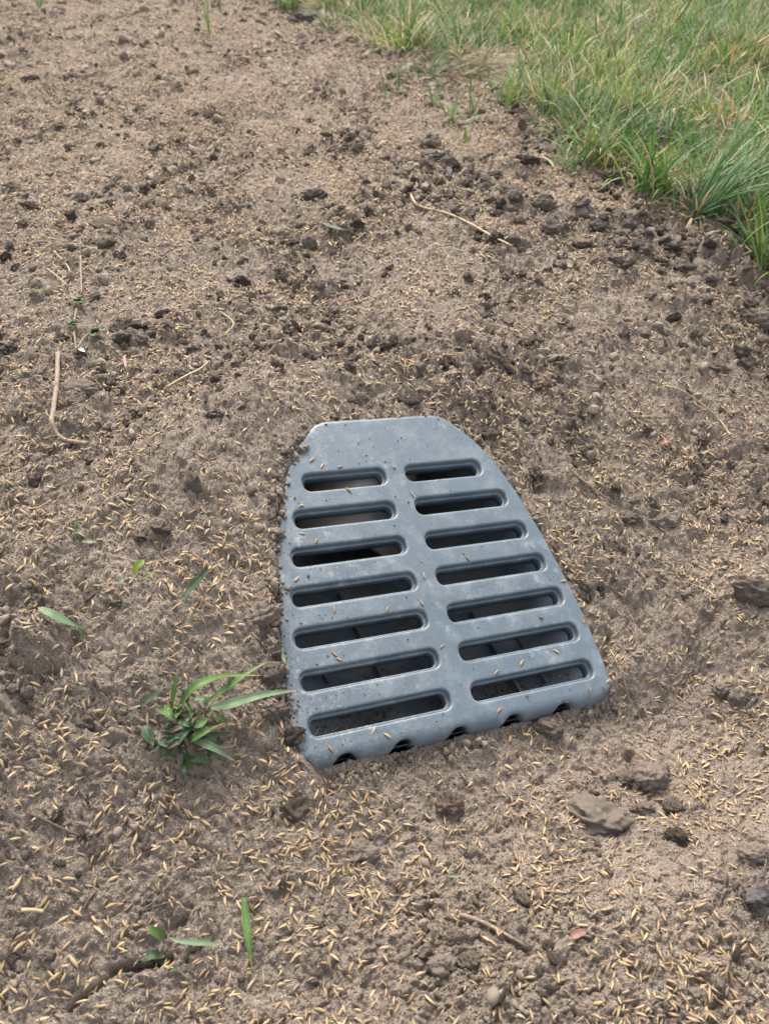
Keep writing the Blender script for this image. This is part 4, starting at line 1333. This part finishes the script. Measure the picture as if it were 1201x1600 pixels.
# the weed of grass beside the grate: crop (180,1000) scale .2664
weed = bpy.data.objects.new('grass_weed', None); COL.objects.link(weed)
w0 = path([(290, 1140)], [0])[0]; weed.location = w0
tag(weed, 'wilting clump of broad green grass growing in the soil left of the grate', 'weed')
cr = lambda q: [(180 + a * .2664, 1000 + b * .2664) for a, b in q]
WL = [
 ([(545, 360), (640, 295), (750, 215), (890, 128)], [.006, .018, .024, .020], 12, M_LEAF_G),
 ([(370, 420), (440, 300), (530, 245), (650, 212), (860, 208)], [.004, .022, .028, .024, .014], 15, M_LEAF_G),
 ([(530, 405), (680, 375), (860, 322), (1088, 292)], [.006, .018, .024, .014], 15, M_LEAF_P),
 ([(330, 410), (345, 310), (355, 240), (366, 165)], [.004, .018, .026, .030], 9, M_LEAF_G),
 ([(150, 388), (200, 350), (250, 315), (288, 280)], [.003, .008, .014, .018], 12, M_LEAF_D),
 ([(240, 400), (285, 420), (330, 445), (370, 480)], [.010, .012, .008, .004], 9, M_LEAF_G),
 ([(415, 610), (470, 570), (540, 530), (610, 498)], [.006, .014, .016, .014], 12, M_LEAF_G),
 ([(345, 690), (350, 620), (410, 540), (490, 460)], [.003, .012, .014, .008], 16, M_LEAF_D),
 ([(465, 595), (540, 615), (620, 655), (708, 712)], [.008, .016, .018, .012], 12, M_LEAF_P),
 ([(400, 690), (460, 690), (530, 705), (575, 745)], [.004, .009, .009, .002], 16, M_LEAF_D),
 ([(415, 600), (445, 640), (475, 670), (515, 690)], [.006, .010, .010, .006], 13, M_LEAF_B),
 ([(180, 500), (195, 560), (225, 620)], [.003, .007, .004], 18, M_LEAF_D),
 ([(260, 560), (300, 600), (345, 620)], [.003, .008, .004], 18, M_LEAF_D),
 ([(500, 570), (560, 590), (585, 640), (575, 700)], [.008, .012, .009, .003], 14, M_LEAF_D),
 ([(590, 445), (625, 465), (670, 490)], [.005, .007, .004], 11, M_LEAF_G),
 ([(300, 380), (320, 440), (370, 490)], [.006, .012, .006], 12, M_LEAF_G),
 ([(430, 500), (500, 490), (560, 440)], [.006, .014, .010], 12, M_LEAF_G),
 ([(420, 370), (415, 330), (412, 280)], [.004, .010, .012], 8, M_LEAF_B),
 ([(440, 360), (480, 390), (530, 430)], [.010, .014, .008], 12, M_LEAF_B),
 ([(300, 545), (380, 510), (490, 450)], [.006, .010, .010], 8, M_LEAF_B),
 ([(580, 610), (640, 630), (715, 615)], [.003, .006, .004], 5, M_LEAF_B),
 ([(520, 430), (570, 425), (630, 430)], [.008, .012, .010], 9, M_LEAF_B),
 ([(380, 740), (430, 730), (470, 770)], [.002, .005, .002], 9, M_LEAF_G),
 ([(470, 340), (520, 350), (545, 400)], [.006, .012, .006], 10, M_LEAF_P),
]
for pix, lifts, wpx, mat in WL:
    p = path(cr(pix), lifts) - w0
    o = link('leaf', leaf_mesh('leaf', p, 1.06 * wpx * pxsize(w0), mat, 14, .35, .5, .9, random.uniform(-.5, .5)), None, weed)
    if mat is M_LEAF_B: o['label'] = 'withered brown leaf'
for k in range(58):                                          # the crowded short leaves at the crown
    cx, cy = random.gauss(390, 85), random.gauss(520, 75)
    an = random.uniform(0, 6.28); ll = random.uniform(90, 190)
    q = cr([(cx, cy), (cx + ll * .5 * math.cos(an), cy + ll * .4 * math.sin(an)), (cx + ll * math.cos(an), cy + ll * .8 * math.sin(an))])
    p = path(q, [.002, random.uniform(.006, .014), random.uniform(.002, .010)]) - w0
    link('leaf', leaf_mesh('leaf', p, random.uniform(4, 8) * pxsize(w0), random.choice([M_LEAF_D, M_LEAF_D, M_LEAF_D, M_LEAF_B, M_LEAF_B, M_LEAF_G]), 10, .4, .6, .9, random.uniform(-.8, .8)), None, weed)


# ------------------------------------------------------------------ lawn
def blade_batch(base, head, length, lean, width, curl, tone, seg=5):
    """ribbons: all arrays; returns verts, quads, colours"""
    n_ = len(base); t = np.linspace(0, 1, seg + 1)
    ang_ = lean[:, None] + curl[:, None] * t[None] ** 1.3
    dl = length[:, None] / seg
    hor = np.cumsum(np.sin(ang_) * dl, axis=1) - np.sin(ang_[:, :1]) * dl
    ver = np.cumsum(np.cos(ang_) * dl, axis=1) - np.cos(ang_[:, :1]) * dl
    cx = base[:, 0:1] + np.cos(head)[:, None] * hor; cy = base[:, 1:2] + np.sin(head)[:, None] * hor; cz = base[:, 2:3] + ver
    face = head + rng.normal(0, .9, n_)
    sx_, sy_ = -np.sin(face), np.cos(face)
    w_ = width[:, None] * .5 * np.clip(1.08 - t[None] ** 2.2, .05, 1) * (.75 + .25 * np.minimum(1, t[None] / .25))
    V = np.empty((n_, seg + 1, 2, 3), np.float32)
    for s, q in ((0, -1), (1, 1)):
        V[:, :, s, 0] = cx + q * w_ * sx_[:, None]; V[:, :, s, 1] = cy + q * w_ * sy_[:, None]; V[:, :, s, 2] = cz
    b = np.arange(n_)[:, None] * (seg + 1) * 2 + np.arange(seg)[None] * 2
    Q = np.stack([b, b + 1, b + 3, b + 2], axis=-1).reshape(-1, 4)
    C = np.repeat(tone[:, None, :], (seg + 1) * 2, axis=1).reshape(-1, 3)
    return V.reshape(-1, 3), Q, C


def blade_colours(n_, dry=.16):
    G = np.array([[.090, .180, .030], [.13, .225, .046], [.062, .130, .033], [.115, .195, .072], [.17, .235, .060], [.18, .26, .11]])
    D = np.array([[.44, .36, .21], [.34, .25, .14], [.48, .42, .28]])
    c = G[rng.integers(0, len(G), n_)] * rng.uniform(.75, 1.25, (n_, 1))
    dm = rng.uniform(0, 1, n_) < dry
    c[dm] = (D[rng.integers(0, 3, n_)] * rng.uniform(.7, 1.15, (n_, 1)))[dm]
    return c


def grass_mesh(name, V, Q, C):
    me = mesh_np(name, V, quads=Q)
    a = me.attributes.new('blade', 'FLOAT_COLOR', 'POINT')
    a.data.foreach_set('color', np.c_[C, np.ones(len(C))].astype(np.float32).ravel())
    me.materials.append(M_GRASS)
    return me


def lawn_blades(nt_, per, visible):
    if visible:
        y = rng.uniform(.75, 3.1, nt_); x = rng.uniform(-1, 1, nt_) * (.34 + .50 * y)
    else:
        y = rng.uniform(.4, 4.6, nt_); x = rng.uniform(-2.2, 3.4, nt_)
    ld = lawn_d(x, y)
    patch = fbm(x * 6, y * 6, 301, 3)
    ok = (ld > -.035) & (rng.uniform(0, 1, nt_) < np.where(ld < 0, .05, np.clip(.34 + ld * 9, 0, 1))) & (rng.uniform(0, 1, nt_) < .95 - 1.3 * sstep(.12, .4, patch))
    if not visible: ok &= ~((np.abs(x) < .30 + .46 * y) & (y < 3.0))
    x, y, ld = x[ok], y[ok], ld[ok]
    k = len(x)
    tl = rng.uniform(.55, 1.45, k) * (.8 + .35 * sstep(0, .15, ld)); th = rng.uniform(0, 6.28, k)
    tg = rng.uniform(-.15, .25, k)
    X = np.repeat(x, per); Y = np.repeat(y, per); n_ = len(X)
    a = rng.uniform(0, 6.28, n_); r_ = np.abs(rng.normal(0, .010, n_))
    bx, by = X + r_ * np.cos(a), Y + r_ * np.sin(a)
    base = np.c_[bx, by, tz(bx, by) - .004]
    ledge = np.repeat(np.exp(-np.maximum(ld, 0) / .05), per)
    out = -2.2 + rng.normal(0, .6, n_)                       # edge blades flop out over the soil
    head = np.where(rng.uniform(0, 1, n_) < .45 * ledge, out, a + rng.normal(0, .5, n_))
    length = (.037 + .012 * ledge) * np.repeat(tl, per) * rng.lognormal(0, .38, n_)
    length = np.minimum(length, .095)
    lean = np.abs(rng.normal(.30, .36, n_)) + .3 * ledge + .15; curl = np.abs(rng.normal(.6, .6, n_))
    width = rng.uniform(.0016, .0036, n_)
    tint = rng.normal(0, 1, (k, 1)) * np.array([[.22, .12, .10]]); tdry = np.repeat(rng.uniform(0, 1, k) < .13, per)
    col = blade_colours(n_, .19) * (1 + np.repeat(tint, per, axis=0)).clip(.5, 1.6)
    dryc = blade_colours(n_, 1.0); md = tdry & (rng.uniform(0, 1, n_) < .7); col[md] = dryc[md]
    pt = np.repeat(fbm(x * 4, y * 4, 333, 3), per)
    col = col * (1 + .5 * pt[:, None]) * np.c_[1 + .35 * pt, np.ones(n_), 1 - .2 * pt]
    return blade_batch(base, head, length, lean, width, curl, np.clip(col, .01, .8), 5 if visible else 3)


V, Q, C = lawn_blades(9300, 17, True)
print('lawn blades', len(Q) // 5)
tag(link('lawn_grass', grass_mesh('lawn_grass', V, Q, C)), 'long uncut green lawn grass mixed with dry blades at the upper right', 'grass', kind='stuff')
V, Q, C = lawn_blades(5200, 9, False)
tag(link('lawn_grass', grass_mesh('lawn_grass', V, Q, C)), 'lawn grass carrying on past the right edge of the view', 'grass', kind='stuff')
# dead thatch between the tufts
nn = 17000
y = rng.uniform(.8, 3.0, nn); x = rng.uniform(-1, 1, nn) * (.30 + .46 * y); ld = lawn_d(x, y)
ok = (ld > -.03) & (rng.uniform(0, 1, nn) < np.clip(.5 + ld * 20, .1, 1)); x, y = x[ok], y[ok]; nn = len(x)
tn = np.array([[.42, .32, .18]]) * rng.uniform(.5, 1.2, (nn, 1))
V, Q, C = blade_batch(np.c_[x, y, tz(x, y) + .003], rng.uniform(0, 6.28, nn), rng.uniform(.02, .06, nn), rng.normal(1.35, .18, nn), rng.uniform(.0012, .0025, nn), rng.normal(.1, .2, nn), tn, 3)
tag(link('thatch', grass_mesh('thatch', V, Q, C)), 'dry straw coloured thatch lying between the lawn tufts', 'thatch', kind='stuff')

# tufts that stand on their own: photo position, blades, length in photo px, lean direction, label
TF = [
 (62, 14, 7, 42, 'small tuft of green shoots at the very top left corner'),
 (20, 4, 5, 25, 'few low green shoots at the top edge, furthest left'),
 (326, 58, 5, 95, 'tall thin green shoots standing alone in the soil at the top'),
 (345, 14, 6, 34, 'low dark tuft right of the tall thin shoots at the top'),
 (452, 18, 34, 62, 'full tuft of grass at the top where soil and lawn meet'),
 (608, 152, 2, 66, 'single pair of blue green blades leaning left in the soil below the lawn'),
 (625, 134, 7, 44, 'little tuft of short blades left of the blue green fan'),
 (676, 122, 22, 58, 'blue green fan shaped tuft at the edge of the lawn'),
 (640, 78, 48, 85, 'dense round tuft with dry tips at the corner of the lawn'),
 (678, 165, 4, 50, 'two or three thin blades right below the blue green fan'),
 (702, 192, 14, 52, 'dark green tuft standing in the soil left of the lawn'),
 (740, 178, 7, 60, 'sprawling pale blades right of the dark green tuft'),
 (725, 222, 5, 26, 'tiny low shoots below the dark green tuft'),
 (880, 268, 16, 60, 'thin tuft with pale blade at the right of the hole'),
 (1015, 300, 60, 120, 'large dark green tuft flopping over the soil in front of the lawn'),
 (1095, 330, 70, 150, 'largest blue green tuft bending to the right at the front of the lawn'),
 (1185, 405, 30, 110, 'tuft with broad blades at the right edge, lowest of the lawn tufts'),
 (925, 255, 40, 90, 'green tuft at the lawn edge above the rough band of clods'),
 (800, 168, 34, 80, 'mixed green and dry tuft at the lawn edge right of the dead patch'),
]
for px, py, nb_, lpx, lab in TF:
    p = at(px, py, 0, True)[0]; s_ = pxsize(p)
    few = nb_ <= 8
    spread = (.004 if few else .012)
    b = np.c_[p[0] + rng.normal(0, spread, nb_), p[1] + rng.normal(0, spread, nb_), np.zeros(nb_)]
    b[:, 2] = np.minimum(tz(b[:, 0], b[:, 1]), p[2] + .008) - .003
    b -= p
    hd = rng.uniform(0, 6.28, nb_)
    if 'bending to the right' in lab: hd = rng.normal(.2, .8, nb_)
    if 'flopping' in lab: hd = rng.normal(-1.8, 1.2, nb_)
    if 'leaning left' in lab: hd = rng.normal(2.6, .2, nb_)
    ln = lpx * s_ * 1.1 * np.minimum(rng.lognormal(-.1, .25, nb_), 1.25)
    le = np.abs(rng.normal(.25 if few else .5, .3, nb_)); cu = np.abs(rng.normal(.3 if few else .6, .4, nb_))
    if 'tall thin' in lab: le = np.abs(rng.normal(.05, .06, nb_)); cu = np.abs(rng.normal(.08, .05, nb_))
    wdt = rng.uniform(.0022, .0042, nb_)
    tc = blade_colours(nb_, .12)
    if 'blue green' in lab: tc = np.array([[.10, .175, .075]]) * rng.uniform(.7, 1.4, (nb_, 1))
    if few:
        root = bpy.data.objects.new('grass_tuft', None); COL.objects.link(root); root.location = p
        for k in range(nb_):
            q = slice(k, k + 1)
            V, Q, C = blade_batch(b[q], hd[q], ln[q], le[q], wdt[q], cu[q], tc[q], 8)
            link('blade', grass_mesh('blade', V, Q, C), None, root)
    else:
        V, Q, C = blade_batch(b, hd, ln, le, wdt, cu, tc, 8)
        root = link('grass_tuft', grass_mesh('grass_tuft', V, Q, C)); root.location = p
    tag(root, lab, 'grass tuft')
# dead straw patch beside the fan tuft
p = at(735, 105, 0, True)[0]
nn = 260
b = np.c_[rng.normal(0, .035, nn), rng.normal(0, .035, nn), np.zeros(nn)]
b[:, 2] = tz(b[:, 0] + p[0], b[:, 1] + p[1]) - p[2] + np.abs(rng.normal(.006, .005, nn))
V, Q, C = blade_batch(b, rng.normal(-.4, .5, nn), rng.uniform(.04, .09, nn), rng.normal(1.4, .12, nn), rng.uniform(.001, .002, nn), rng.normal(.1, .15, nn),
                      np.array([[.42, .29, .18]]) * rng.uniform(.6, 1.2, (nn, 1)), 5)
o = link('dead_grass', grass_mesh('dead_grass', V, Q, C)); o.location = p
tag(o, 'matted patch of dead tan grass among the tufts at the lawn corner', 'dead grass')
